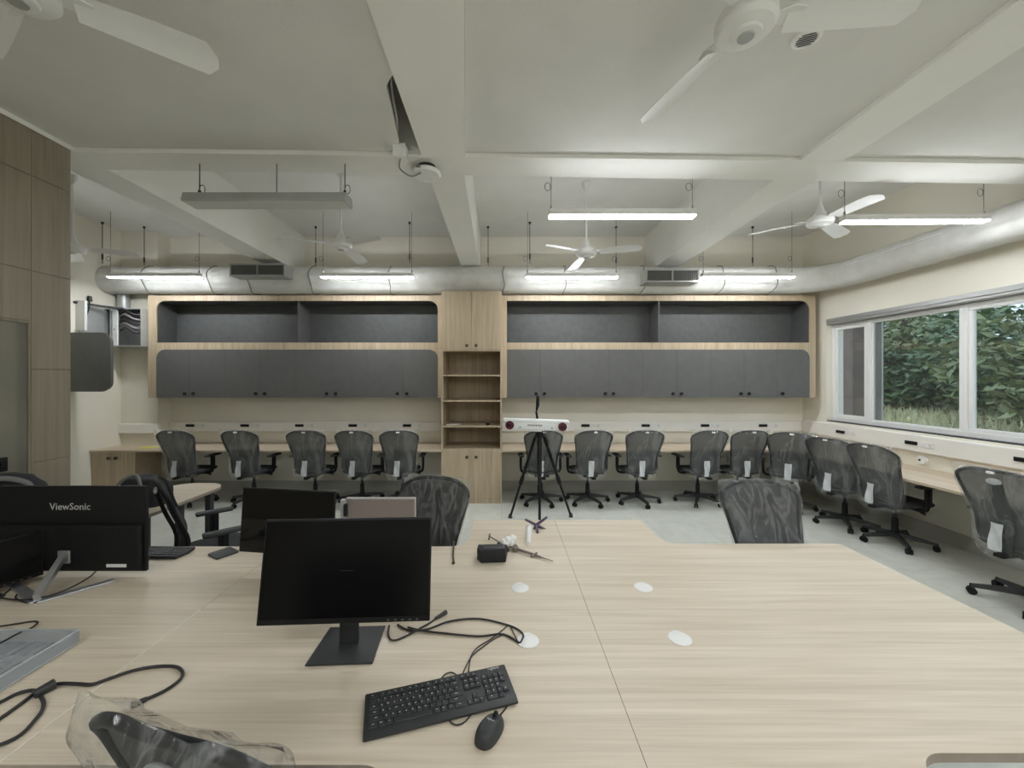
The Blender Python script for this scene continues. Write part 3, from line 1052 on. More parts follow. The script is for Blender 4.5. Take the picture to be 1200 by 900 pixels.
grille(268.5, 333.5, 308.5, 323.5, 5.36, 'grey slatted grille on the back duct between the fans over the corner cabinet side')
grille(757, 820, 315, 330.5, 5.36, 'grey slatted grille on the back duct near the window side')

rod0 = None
rodn = ['above the corner cabinet', 'beside the first grille', 'behind the fan over the third chair', 'between that fan and the middle beam', 'just past the middle beam',
        'in front of the fan over the tripod', 'behind the fan over the tripod', 'between the window beam and the end light']
for px, nm in zip((169, 133, 370, 483, 572, 620, 722, 882), rodn):
    x = P(px, 0, DYC).x
    dy = DYC if px in (169, 370, 572, 722, 882) else 5.62
    lab = 'thin dark hanging rod for the back duct ' + nm
    if rod0 is None:
        rod0 = thing('hanging_rod', lab, 'hanging rod', (x, dy, ZC), 0, 'rods holding up the back duct')
        mb = MB().cyl((0, 0, 0), (0, 0, -0.60), 0.006, seg=8)
        mb.build('rod', CABLEG, rod0, smooth=60)
        MB().cyl((0, 0, 0), (0, 0, -0.03), 0.02, 0.012, seg=12).build('anchor', BLACK2, rod0, smooth=60)
        MB().cyl((0, 0, -0.46), (0, 0, -0.54), 0.011, seg=10).build('turnbuckle', BLACK2, rod0, smooth=60)
    else:
        dup(rod0, (x, dy, ZC), 0, lab)

# ---------------------------------------------------------------- linear lights
LZ = CAM_H + 1.38
lamp0 = {}


def lamp(x, y, label, lit=True, z=LZ, length=1.24, rz=0.0, wide=0.075, deep=0.05, ceil=ZC):
    key = (lit, length, ceil)
    if key in lamp0:
        return dup(lamp0[key], (x, y, z), rz, label)
    t = thing('linear_light', label, 'ceiling light', (x, y, z), rz, 'hanging strip lights' if lit else None)
    h = length / 2
    MB().box(-h, h, -wide / 2, wide / 2, 0.012, 0.012 + deep, 0.004).build('housing', WHITEM, t)
    MB().box(-h + 0.004, h - 0.004, -wide / 2 + 0.004, wide / 2 - 0.004, 0.0, 0.011).build('diffuser', LAMP if lit else LAMPOFF, t)
    if lit:
        MB().box(-h + 0.03, h - 0.03, -wide / 2 + 0.012, wide / 2 - 0.012, 0.012 + deep, 0.0128 + deep).build('added_top_glow', ADDED_UP, t)  # added glowing strip on top of the housing, lifts the ceiling
    for s in (-1, 1):
        top = ceil - z
        mb = MB().cyl((s * (h - 0.02), 0, 0.012 + deep), (s * (h - 0.02), 0, top), 0.003, seg=6)
        mb.tube([(s * (h - 0.02) - 0.03 + 0.025 * math.cos(a * PI / 5), 0, 0.26 + 0.035 * math.sin(a * PI / 5)) for a in range(10)], 0.003, 6, closed=True)
        mb.cyl((s * (h - 0.02), 0, 0.012 + deep), (s * (h - 0.02), 0, 0.05 + deep), 0.008, seg=8)
        mb.build('suspension_wire', CABLEG, t, smooth=60)
    lamp0[key] = t
    return t


lamp(1.02, 3.30, 'lit strip light hanging in front of the fan over the tripod')
lamp(3.62, 3.41, 'lit strip light hanging beside the window duct', rz=R(-1.0))
for x, nm in ((-4.70, 'above the corner cabinet end of the back cabinets'), (-1.82, 'above the cabinets before the tall shelf cabinet'), (0.95, 'above the cabinet doors beyond the tripod'), (3.33, 'near the window corner of the back duct')):
    lamp(x, 5.26, 'lit strip light along the back duct ' + nm)
# the same lights carry on over the half of the room behind the photographer
for x in (-1.8, 1.02, 3.54):
    lamp(x, 0.1 if x > 3 else -0.5, 'lit strip light over the near half of the room, %s row' % {-1.8: 'partition', 1.02: 'middle', 3.54: 'window'}[x], ceil=ZF)
    lamp(x, -3.0, 'lit strip light over the far end behind the tables, %s row' % {-1.8: 'partition', 1.02: 'middle', 3.54: 'window'}[x], ceil=ZF)
# unlit one, larger body, hung from the cross beam
t = thing('linear_light', 'unlit grey strip light hanging from the cross beam', 'ceiling light', (-1.80, 3.0, LZ - 0.03))
mb = MB().prism([(-0.075, 0.0), (0.075, 0.0), (0.075, 0.018), (0.06, 0.07), (-0.06, 0.07), (-0.075, 0.018)], -0.62, 0.62, 0.003,
                mat=Matrix(((0, 0, 1, 0), (1, 0, 0, 0), (0, 1, 0, 0), (0, 0, 0, 1))))
mb.build('housing', STEEL, t)
MB().box(-0.61, 0.61, -0.065, 0.065, -0.004, 0.0).build('diffuser', LAMPOFF, t)
for x in (-0.55, 0.05, 0.58):
    mb = MB().cyl((x, 0.02, 0.07), (x, 0.02, ZB - (LZ - 0.03)), 0.004, seg=6)
    if x != 0.05:
        mb.tube([(x + 0.02 + 0.022 * math.cos(a * PI / 5), 0.02, 0.13 + 0.035 * math.sin(a * PI / 5)) for a in range(10)], 0.003, 6, closed=True)
        mb.cyl((x, 0.02, 0.07), (x, 0.02, 0.12), 0.011, seg=8)
    mb.build('suspension_wire', BLACK2 if x != 0.05 else CABLEG, t, smooth=60)

# ---------------------------------------------------------------- ceiling fans
FZ = CAM_H + 1.46
fan0 = {}


def fan(x, y, a, label, top=ZC, turn=12, z=FZ):
    """top: height of the ceiling it hangs from; turn: which way the blades are pitched"""
    key = (round(top, 3), turn, z)
    if key in fan0:
        return dup(fan0[key], (x, y, z), R(a), label)
    t = thing('ceiling_fan', label, 'ceiling fan', (x, y, z), R(a), 'white three-bladed fans')
    h = top - z
    MB().lathe([(0, h), (0.055, h), (0.05, h - 0.04), (0.016, h - 0.09), (0, h - 0.09)], (0, 0, 0), 20).build('canopy', WHITEM, t, smooth=40)
    MB().cyl((0, 0, 0.08), (0, 0, h - 0.06), 0.0125, seg=12).build('down_rod', WHITEM, t, smooth=60)
    if h > 0.4:
        MB().lathe([(0, 0.17), (0.02, 0.17), (0.028, 0.13), (0.062, 0.062), (0.062, 0.058), (0, 0.058)], (0, 0, 0), 24).build('lower_cup', WHITEM, t, smooth=40)
    mb = MB().lathe([(0, 0.055), (0.07, 0.055), (0.104, 0.045), (0.115, 0.025), (0.115, -0.008), (0.10, -0.026), (0.06, -0.036), (0.055, -0.045), (0.034, -0.048), (0.0, -0.048)], (0, 0, 0), 32)
    mb.build('motor_housing', WHITEM, t, smooth=35)
    tag(MB().lathe([(0, -0.0485), (0.032, -0.0485), (0.03, -0.054), (0, -0.056)], (0, 0, 0), 24).build('bottom_cap', STEEL, t, smooth=35), 'grey cap')
    for k in range(3):
        mb = MB()
        rows = []
        for i in range(13):
            u = i / 12
            r = 0.15 + 0.46 * u
            wd = 0.052 + 0.02 * math.sin(min(1, u * 1.2) * PI / 2)
            if u > 0.93:
                wd *= math.sqrt(max(0.05, 1 - ((u - 0.93) / 0.075) ** 2))
            pitch = R(turn)
            rows.append([(r, v * wd * math.cos(pitch), 0.005 - v * wd * math.sin(pitch) - 0.02 * u * u + 0.006 * (1 - v * v)) for v in (-1, -0.5, 0, 0.5, 1)])
        mb.grid(rows)
        bmesh.ops.solidify(mb.bm, geom=list(mb.bm.faces), thickness=0.003)
        mb.prism([(0.09, -0.022), (0.17, -0.045), (0.21, -0.03), (0.21, 0.03), (0.17, 0.045), (0.09, 0.022)], 0.012, 0.018)
        b = mb.build('blade', WHITEM, t, smooth=40)
        b.rotation_euler = (0, 0, R(120 * k))
    fan0[key] = t
    return t


fan(0.98, 4.50, 215, 'white ceiling fan behind the lit strip light over the tripod')
fan(-1.75, 4.22, 207, 'white ceiling fan beyond the unlit strip light')
fan(3.20, 3.90, 152, 'white ceiling fan partly behind the strip light by the windows', z=FZ + 0.12)
fan(-4.80, 4.34, 15, 'white ceiling fan partly hidden past the end of the timber partition')
fan(1.005, 1.60, 109, 'large near white ceiling fan over the table beside the round speaker grille', ZF, 20)
fan(-1.81, 1.45, 32, 'large near white ceiling fan cut by the frame over the table by the partition', ZF, 20)

t = thing('ceiling_speaker', 'small round white ceiling speaker with dark slots beside the big fan', 'ceiling speaker', (1.52, 1.935, ZF))
MB().lathe([(0, 0), (0.09, 0), (0.088, -0.012), (0.07, -0.02), (0.066, -0.014), (0, -0.013)], (0, 0, 0), 28).build('rim', WHITE, t, smooth=40)
mb = MB()
for k in range(6):
    y = -0.045 + k * 0.018
    hw = math.sqrt(0.06 ** 2 - y * y)
    mb.box(-hw, hw, y, y + 0.007, -0.016, -0.0125, mat=Matrix.Rotation(R(-20), 4, 'Z'))
mb.build('slots_grille', GASKET, t)
t.scale = (0.72, 0.72, 1)

# access point and junction box on the beam
ap = P(500, 196, 3.06)
t = thing('access_point', 'white rounded wireless unit hung under the crossing of the beams', 'wireless unit', (ap.x, 3.06, ZB))
MB().cyl((0, 0, 0), (0, 0, -0.035), 0.07, seg=24).build('mount', BLACK2, t, smooth=40)
mb = MB().lathe([(0, -0.035), (0.085, -0.035), (0.108, -0.045), (0.112, -0.06), (0.10, -0.075), (0.05, -0.08), (0, -0.081)], (0, 0, 0), 32)
mb.build('shell', WHITE, t, smooth=40)
MB().box(-0.06, -0.025, -0.11, -0.108, -0.066, -0.054).build('ports', CABLEG, t)
jb = P(470, 181, 2.88)
t = thing('junction_box', 'small white junction box clipped to the cross beam beside the wireless unit', 'junction box', (jb.x, 2.878, ZB))
MB().box(-0.048, 0.048, -0.06, 0.03, -0.055, 0.045, 0.006).build('box_body', WHITE, t)
MB().tube(spline([(-0.01, -0.03, 0.04), (-0.012, -0.06, 0.10), (0.02, -0.20, 0.13), (0.05, -0.42, 0.16), (0.06, -0.5, 0.3), (0.06, -0.5, 0.60)]), 0.008, 8).build('conduit', WHITEM, t, smooth=60)
MB().tube(spline([(0.0, -0.02, -0.05), (0.0, -0.03, -0.13), (0.07, 0.02, -0.16), (0.12, 0.12, -0.085)]), 0.006, 8).build('lead', CABLEG, t, smooth=60)

# ---------------------------------------------------------------- central table cluster
TZ = 0.76
TX, TY = 0.375, 1.69


def desk(sx, sy, label, ex, ey, hx, hy, fil):
    """one quarter of the cluster: arm to (ex, ey), hub wing hx x hy beyond"""
    t = thing('desk', label, 'desk', (TX, TY, 0), 0, 'four desks joined into one table')
    g = 0.0006
    gy = 0.0001
    pts = [(g, gy), (ex, gy), (ex, ey)]
    pts += [(hx + fil, ey)] + [(hx + fil - fil * math.sin(R(a)), ey + fil - fil * math.cos(R(a))) for a in range(10, 81, 10)] + [(hx, ey + fil), (hx, hy), (g, hy)]
    pts = [(x * sx, y * sy) for x, y in pts]
    MB().prism(pts, TZ - 0.026, TZ, 0.0006, side_mi=1).build('tabletop', [T_WOOD, EDGE], t)
    for (x, y) in ((ex - 0.07, ey - 0.07), (hx - 0.07, hy - 0.07)):
        mb = MB().box(sx * x - 0.025, sx * x + 0.025, sy * y - 0.025, sy * y + 0.025, 0.012, TZ - 0.0275, 0.002)
        mb.cyl((sx * x, sy * y, 0), (sx * x, sy * y, 0.013), 0.022)
        mb.build('leg', BLACK2, t)
    mb = MB()
    mb.box(sx * 0.05, sx * (ex - 0.1), sy * (ey - 0.09), sy * (ey - 0.05), TZ - 0.075, TZ - 0.0275)
    mb.build('rail', BLACK2, t)
    gx, gy = {(-1, 1): (0.087, 1.865), (1, 1): (0.682, 1.868), (-1, -1): (0.100, 1.487), (1, -1): (0.688, 1.50)}[(sx, sy)]
    mb = MB().lathe([(0, 0.0), (0.043, 0.0), (0.043, 0.002), (0.038, 0.0045), (0, 0.005)], (gx - TX, gy - TY, TZ), 28)
    mb.box(gx - TX - 0.012, gx - TX + 0.012, gy - TY + 0.025, gy - TY + 0.04, TZ + 0.004, TZ + 0.0055)
    tag(mb.build('grommet_cap', WHITE, t, smooth=40), 'white cable cap')
    return t


desk(-1, 1, 'pale oak desk bearing the tracker tools and the far side of the table', 1.685, 0.64, 0.575, 1.08, 0.12)
desk(1, 1, 'empty pale oak desk before the lone wrapped chair at the window end', 1.685, 0.68, 0.615, 1.08, 0.10)
desk(-1, -1, 'pale oak desk bearing the black monitor and the keyboard', 1.685, 0.682, 0.64, 1.0, 0.10)
desk(1, -1, 'empty pale oak desk with the rounded inner corner at the bottom edge', 1.685, 0.65, 0.70, 1.0, 0.10)


def side_desk(x0, x1, y0, y1, label, rad=0.0, edge=False):
    t = thing('desk', label, 'desk', ((x0 + x1) / 2, (y0 + y1) / 2, 0))
    hx, hy = (x1 - x0) / 2, (y1 - y0) / 2
    MB().prism(rrect(-hx, hx, -hy, hy, 0, 0, rad, rad), TZ - 0.026, TZ, 0.0006, side_mi=1).build('tabletop', [T_WOOD, EDGE], t)
    if edge:
        tag(MB().box(hx - 0.0005, hx + 0.0035, -hy, hy, TZ - 0.026, TZ + 0.0006).build('edge_strip', TRIML, t), 'pale edge strip')
    for sx in (-1, 1):
        for sy in (-1, 1):
            e = max(0.07, rad * 0.6)
            x, y = sx * (hx - e), sy * (hy - e)
            MB().box(x - 0.025, x + 0.025, y - 0.025, y + 0.025, 0, TZ - 0.0275, 0.002).build('leg', BLACK2, t)
    return t


side_desk(XP + 0.02, TX - 1.685 - 0.0006, TY + 0.0001, 2.33, 'pale oak desk against the partition bearing the large black monitor')
side_desk(XP + 0.02, TX - 1.685 - 0.004, 1.0, TY - 0.0001, 'pale oak desk against the partition bearing the wire letter tray', edge=True)
side_desk(-3.14, -2.62, 2.86, 3.76, 'pale oak desk with a rounded end beyond the large black monitor', 0.20)

# ---------------------------------------------------------------- task chairs
rc = random.Random(3)


def chair_width(t):
    """half width of the backrest, t 0 bottom .. 1 top"""
    pts = [(0, 0.175), (0.12, 0.197), (0.35, 0.205), (0.6, 0.230), (0.8, 0.257), (0.92, 0.260), (1.0, 0.238)]
    for (a, wa), (b, wb) in zip(pts, pts[1:]):
        if t <= b:
            u = (t - a) / (b - a)
            u = u * u * (3 - 2 * u)
            return wa + (wb - wa) * u
    return pts[-1][1]


BZ0, BZ1 = 0.47, 1.062


def back_pt(u, t, off=0.0):
    """point of the backrest, u -1..1 across, t 0..1 up"""
    wd = chair_width(t)
    z = BZ0 + (BZ1 - BZ0) * t
    if t > 0.86:
        z -= ((abs(u)) ** 4) * 0.055 * (t - 0.86) / 0.14
    y = -0.215 + 0.035 * math.exp(-((t - 0.3) / 0.22) ** 2) - 0.085 * t - 0.04 * t ** 3 + 0.035 * u * u
    return Vector((u * wd, y + off, z))


def cover_mesh(seed):
    rg = random.Random(seed)
    rows = []
    N = 56
    ph = [(rg.uniform(3, 9), rg.uniform(-7, 7), rg.uniform(0, 6.3), rg.uniform(0.001, 0.0032)) for _ in range(6)]
    sk = rg.uniform(-0.03, 0.03)
    M = 26
    for i in range(M + 1):
        t = -0.13 + 1.165 * i / M
        tc = min(max(t, 0), 1)
        p = back_pt(0, tc)
        z = BZ0 + (BZ1 - BZ0) * t
        hw = max(chair_width(tc), 0.212 if t < 0.3 else 0.222) + 0.014 + sk * (0.5 - tc) * 0.3
        if t > 0.85:
            hw = 0.268
        hd = 0.058
        if t > 0.95:
            hd = 0.058 * max(0.08, 1 - (t - 0.95) / 0.09)
        if t < 0.05:
            hw -= (0.05 - t) * 0.22
        row = []
        for k in range(N):
            a = 2 * PI * k / N
            c, s = math.cos(a), math.sin(a)
            ex = 0.45
            x = hw * math.copysign(abs(c) ** ex, c)
            u = x / max(hw, 1e-4)
            y = p.y + 0.03 * u * u + hd * math.copysign(abs(s) ** 0.8, s)
            f = sum(am * math.sin(fx * x * 6 + fz * z * 4 + phs) for fx, fz, phs, am in ph) + 0.008 * noise.noise((x * 9 + seed * 3, z * 9, a))
            y += f * (1 if s > 0 else -1)
            zz = z + (0.012 * noise.noise((x * 7, seed, 2)) if t > 0.98 else 0) - (0.035 * (1 - abs(u)) * max(0, 0.1 - t) / 0.2 if t < 0.1 else 0)
            row.append(Vector((x + 0.006 * noise.noise((z * 8, a * 2, seed)), y, zz)))
        rows.append(row)
    mb = MB().grid(rows, closed=True)
    top = rows[-1]
    t2 = bmesh.new()
    return mb


COVERS = []


def make_chair():
    t = thing('task_chair', 'x', 'chair', (0, 0, 0), 0, 'black task chairs in plastic wrap')
    # star base: five legs, each with its caster
    for k in range(5):
        a = 2 * PI * k / 5
        lg = MB()
        rows = []
        for i in range(7):
            u = i / 6
            r = 0.03 + 0.275 * u
            hw = 0.026 - 0.009 * u
            z1 = 0.125 - 0.035 * u - 0.008 * u * u
            z0 = z1 - 0.045 + 0.022 * u
            rows.append([Vector((r, -hw, z0)), Vector((r, -hw * 0.8, z1)), Vector((r, hw * 0.8, z1)), Vector((r, hw, z0))])
        lg.grid(rows, closed=True)
        lg.bm.faces.new([lg.bm.verts.new(p) for p in rows[-1]])
        o = lg.build('leg', BLACK2, t, smooth=40)
        o.rotation_euler = (0, 0, a)
        cs = MB()
        for s in (-1, 1):
            cs.cyl((0.30, s * 0.006, 0.028), (0.30, s * 0.024, 0.028), 0.028, seg=16)
        cs.cyl((0.305, 0, 0.03), (0.305, 0, 0.085), 0.008, seg=8)
        cs.box(0.283, 0.322, -0.02, 0.02, 0.036, 0.058, 0.006)
        o = cs.build('caster', BLACK, t, smooth=40)
        o.rotation_euler = (0, 0, a)
    MB().lathe([(0, 0.07), (0.036, 0.07), (0.04, 0.13), (0.03, 0.14), (0.027, 0.27), (0.018, 0.275), (0.018, 0.40), (0, 0.40)], (0, 0, 0), 20).build('gas_column', BLACK, t, smooth=40)
    mb = MB().box(-0.10, 0.10, -0.16, 0.12, 0.392, 0.432, 0.01)
    mb.box(-0.03, 0.03, -0.30, -0.12, 0.395, 0.425, 0.008)
    mb.build('mechanism', BLACK, t, smooth=40)
    MB().tube([(0.08, 0.03, 0.41), (0.2, 0.03, 0.405), (0.25, 0.03, 0.395)], 0.008, 8, rads=[0.006, 0.006, 0.012]).build('lever', BLACK, t, smooth=60)
    # seat
    st = MB()
    rows = []
    prof = [(0.0, -1.0), (0.80, -0.98), (0.95, -0.5), (1.0, 0.1), (0.97, 0.6), (0.86, 0.93), (0.5, 1.0), (0.0, 0.98)]
    for f, h in prof:
        row = []
        for k in range(40):
            a = 2 * PI * k / 40
            c, s = math.cos(a), math.sin(a)
            x = 0.245 * f * math.copysign(abs(c) ** 0.55, c)
            y = 0.02 + 0.235 * f * math.copysign(abs(s) ** 0.55, s)
            z = 0.468 + 0.034 * h - (0.02 * max(0, (y - 0.15) / 0.1) ** 2 if y > 0.15 else 0)
            row.append(Vector((x, y, z)))
        rows.append(row)
    st.grid(rows, closed=True)
    st.build('seat', FABRIC, t, smooth=50)
    # armrests
    for s in (-1, 1):
        ar = MB()
        ar.tube(spline([(s * 0.15, 0.02, 0.425), (s * 0.235, 0.02, 0.428), (s * 0.282, 0.02, 0.47), (s * 0.285, 0.02, 0.655)], 6), 0.018, 8)
        ar.box(s * 0.285 - 0.014, s * 0.285 + 0.014, -0.012, 0.052, 0.48, 0.665, 0.005)
        a = ar.build('armrest', BLACK, t, smooth=40)
        MB().box(s * 0.285 - 0.036, s * 0.285 + 0.036, -0.10, 0.15, 0.664, 0.692, 0.012, seg=3).build('arm_pad', BLACK2, a, smooth=50)
    # backrest: netting in a frame, lumbar pad, spine
    nb = MB()
    nb.grid([[back_pt(-0.97 + 1.94 * i / 18, 0.015 + 0.97 * j / 22) for i in range(19)] for j in range(23)])
    nb.build('backrest', MESH, t, smooth=60)
    fr = MB()
    loop = [back_pt(1, j / 20) for j in range(21)] + [back_pt(1 - 2 * i / 16, 1) for i in range(1, 16)] + [back_pt(-1, 1 - j / 20) for j in range(21)] + [back_pt(-1 + 2 * i / 12, 0) for i in range(1, 12)]
    # round the top corners
    for _ in range(3):
        loop = [(loop[i - 1] + loop[i] * 2 + loop[(i + 1) % len(loop)]) / 4 for i in range(len(loop))]
    fr.tube(loop, 0.014, 8, closed=True)
    fr.build('back_frame', BLACK, t, smooth=60)
    lp = MB()
    rowsf = [[back_pt(-0.86 + 1.72 * i / 14, 0.03 + 0.52 * j / 10, 0.012 + 0.012 * math.sin(PI * j / 10)) for i in range(15)] for j in range(11)]
    lp.grid(rowsf)
    lp.build('lumbar_pad', FABRIC, t, smooth=60)
    sp = MB()
    rows = []
    for j in range(15):
        tt = -0.12 + 0.98 * j / 14
        p = back_pt(0, max(0, min(1, tt)))
        z = BZ0 + (BZ1 - BZ0) * tt
        hw = 0.034 + 0.012 * math.sin(PI * min(1, max(0, tt)) * 0.9)
        rows.append([Vector((-hw, p.y - 0.012, z)), Vector((-hw * 0.7, p.y - 0.034, z)), Vector((hw * 0.7, p.y - 0.034, z)), Vector((hw, p.y - 0.012, z))])
    sp.grid(rows, closed=True)
    sp.bm.faces.new([sp.bm.verts.new(v) for v in rows[-1]])
    s_o = sp.build('back_spine', BLACK, t, smooth=50)
    p = back_pt(0, 0.86)
    tag(MB().sphere((0, p.y - 0.022, p.z - 0.0), 0.04, 20, (1.15, 0.42, 0.62)).build('spine_cap', STEEL, s_o, smooth=60), 'grey oval cap')
    COVERS.append(cover_mesh(1).build('plastic_cover', PLASTIC, t, smooth=70))
    COVERS[0]['label'] = 'clear crinkled plastic bag'
    # paper slip and top sticker
    sl = MB()
    rows = []
    for j in range(9):
        tt = -0.06 + 0.36 * j / 8
        rows.append([Vector((-0.075 + 0.075 * i / 4 + 0.012 * j / 8, back_pt(0, max(0, tt)).y - 0.062 - 0.008 * math.sin(j * 0.7 + i), BZ0 + (BZ1 - BZ0) * tt)) for i in range(5)])
    sl.grid(rows)
    bmesh.ops.solidify(sl.bm, geom=list(sl.bm.faces), thickness=0.0008)
    tag(sl.build('paper_slip', PAPER, t, smooth=60), 'pale grey instruction slip')
    p = back_pt(0, 1.0)
    tag(MB().box(-0.022, 0.022, p.y - 0.034, p.y - 0.018, p.z - 0.022, p.z - 0.004, 0.003).build('top_sticker', WHITE, t), 'white sticker')
    return t


proto = make_chair()
for s in (2, 3, 4, 5):
    m = cover_mesh(s * 11).build('plastic_cover', PLASTIC, None, smooth=70)
    COVERS.append(m.data)
    bpy.data.objects.remove(m)
DENSE_BACK = [next(c for c in proto.children if c.name.startswith('backrest')).data.copy()]
DENSE_BACK[0].materials[0] = DENSE
first = [True]
COVER_DATA = [COVERS[0].data] + COVERS[1:]
ci = 0


def chair(x, y, deg, label, base=None, skip=(), z=0.0):
    global ci
    if first[0] and not skip:
        first[0] = False
        t = proto
        t.location = (x, y, z); t.rotation_euler = (0, 0, R(deg)); t['label'] = label
    else:
        t = dup(proto, (x, y, z), R(deg), label, skip)
    base = rc.uniform(0, 72) if base is None else base
    k = 0; kk = 0
    for c in t.children:
        n = c.name.split('.')[0]
        if n == 'leg':
            c.rotation_euler = (0, 0, R(base + 72 * k)); k += 1
        elif n == 'caster':
            c.rotation_euler = (0, 0, R(base + 72 * kk)); kk += 1
        elif n == 'backrest' and 'top_sticker' in skip:
            c.data = DENSE_BACK[0]
        elif n == 'plastic_cover':
            c.data = COVER_DATA[ci % 5]
    ci += 1
    return t


dB = 5.30


def bx(px): return (px - VX) * dB / F_PX


W = 'plastic-wrapped black task chair '
SP = ('back_spine',)
def chair_by_back(px, d, deg, label, base=None, skip=(), z=0.0):
    b = P(px, 500, d)
    off = 0.285
    return chair(b.x - off * math.sin(R(deg)), d + off * math.cos(R(deg)), deg, label, base, skip, z)


chair_by_back(1171, 2.98, -84, W + 'at the window worktop cut by the edge of the picture', 10)
rows_ = [(205, -3, 'next to the corner cabinet under the back worktop'), (280.5, -4, 'second from the corner cabinet at the back worktop'),
         (358.5, 2, 'third from the corner cabinet at the back worktop'), (414.5, -3, 'fourth from the corner cabinet at the back worktop'),
         (467.5, 4, 'at the back worktop beside the tall shelf cabinet'),
         (637, 2, 'at the back worktop behind the tripod'), (696, 5, 'at the back worktop just past the tripod'),
         (756, 2, 'second past the tripod at the back worktop'), (832, 5, 'third past the tripod at the back worktop'),
         (879.5, 1, 'fourth past the tripod at the back worktop')]
for px, dg_, lb in rows_:
    x = bx(px)
    off = 0.285
    chair(x - off * math.sin(R(dg_)) * 1.0, dB + off * math.cos(R(dg_)), dg_, W + lb, skip=SP)


chair_by_back(927, 5.10, -30, W + 'pushed into the window corner of the worktops', None, SP)
chair_by_back(972, 4.60, -70, W + 'turned to the window worktop beside the corner chair', 20, SP)
chair_by_back(1021, 4.15, -84, W + 'at the window worktop below the mullion', 40, SP)
S1 = ('paper_slip', 'top_sticker')
chair_by_back(890, 2.62, 180, W + 'facing the empty desk at the far side of the table', skip=S1)
chair_by_back(509, 2.72, 162, W + 'behind the taupe screen at the far side of the table', skip=S1)
chair(-0.585, 1.085, -15, 'plastic-wrapped black task chair seen from behind at the bottom of the picture', skip=S1)
S2 = S1 + ('plastic_cover',)
chair(-2.185, 2.96, -48, 'unwrapped black task chair seen edge-on between the large monitor and the glossy monitor', skip=S2)

# ---------------------------------------------------------------- monitors
def monitor(name, label, wd, ht, loc, rz, tilt, bottom_z, screen_mat, base_w, base_d, base_off, face=1, chin=0.02):
    """face 1: the screen looks to -y (towards the photographer)"""
    t = thing(name, label, 'monitor', loc, rz)
    M = Matrix.Translation((0, 0, bottom_z)) @ Matrix.Rotation(-tilt, 4, 'X')
    mb = MB().box(-wd / 2, wd / 2, 0, 0.012, 0, ht, 0.003, mat=M)
    mb.box(-wd * 0.33, wd * 0.33, 0.012, 0.045, ht * 0.12, ht * 0.75, 0.012, mat=M)
    mb.build('housing', BLACK, t, smooth=35)
    mb = MB().box(-wd / 2 + 0.007, wd / 2 - 0.007, -0.0012, 0.001, chin, ht - 0.008, mat=M)
    tag(mb.build('screen', screen_mat, t), 'dark switched-off screen')
    for i in range(5):
        MB().box(wd / 2 - 0.05 - i * 0.026, wd / 2 - 0.042 - i * 0.026, -0.0012, 0.001, 0.007, 0.0095, mat=M).build('button', CABLEG, t)
    mb = MB().box(-0.035, 0.035, 0.05, 0.068, 0.006, bottom_z + ht * 0.5, 0.006)
    mb.box(-0.03, 0.03, 0.03, 0.06, bottom_z + ht * 0.34, bottom_z + ht * 0.5, 0.004)
    mb.build('stand_neck', BLACK2, t, smooth=40)
    b = base_w / 2
    MB().prism([(-b, base_off - base_d / 2), (b, base_off - base_d / 2), (b * 0.94, base_off + base_d / 2), (-b * 0.94, base_off + base_d / 2)], 0.0, 0.009, 0.003).build('stand_base', BLACK2, t, smooth=40)
    return t


t = monitor('monitor', 'switched-off black monitor facing the viewer behind the keyboard', 0.617, 0.364, (-0.572, 1.405, TZ), R(2.8), R(10), 0.117, SCREEN, 0.232, 0.205, 0.055)
t = monitor('monitor', 'glossy black monitor standing behind the main monitor beside the taupe screen', 0.535, 0.335, (-1.135, 2.03, TZ), R(-8), R(5), 0.085, GLOSSB, 0.22, 0.18, 0.06)

# large monitor seen from behind
t = thing('monitor', 'large black monitor seen from its back with a silver V-shaped stand', 'monitor', (-2.19, 1.985, TZ))
mh, mw, mz = 0.435, 0.75, 0.022
mb = MB().box(-mw / 2, mw / 2, -0.004, 0.014, mz, mz + mh, 0.004)
mb.box(-mw * 0.485, mw * 0.485, -0.03, -0.004, mz + 0.012, mz + mh * 0.56, 0.0125, seg=4)
mb.build('housing', BLACK, t, smooth=35)
MB().box(-mw / 2 + 0.008, mw / 2 - 0.008, 0.0135, 0.0155, mz + 0.015, mz + mh - 0.008).build('screen', SCREEN, t)
mb = MB()
x_l = P(82, 594, 1.98).x + 2.19
text_bm(mb, 'ViewSonic', 0.050, Matrix.Translation((x_l, -0.0048, P(82, 594, 1.98).z - TZ)) @ Matrix.Rotation(PI / 2, 4, 'X'))
tag(mb.build('lettering', LOGO, t), 'silver lettering')
mb = MB().box(0.20, 0.30, -0.0315, -0.029, mz + 0.034, mz + 0.05)
mb.box(-0.18, -0.155, -0.0315, -0.029, mz + 0.04, mz + 0.075)
mb.box(-0.14, -0.128, -0.0315, -0.029, mz + 0.04, mz + 0.06)
tag(mb.build('sticker', WHITE, t), 'white rating label')


def stand_local(v): return Vector(v) - Vector((-2.19, 1.985, TZ))


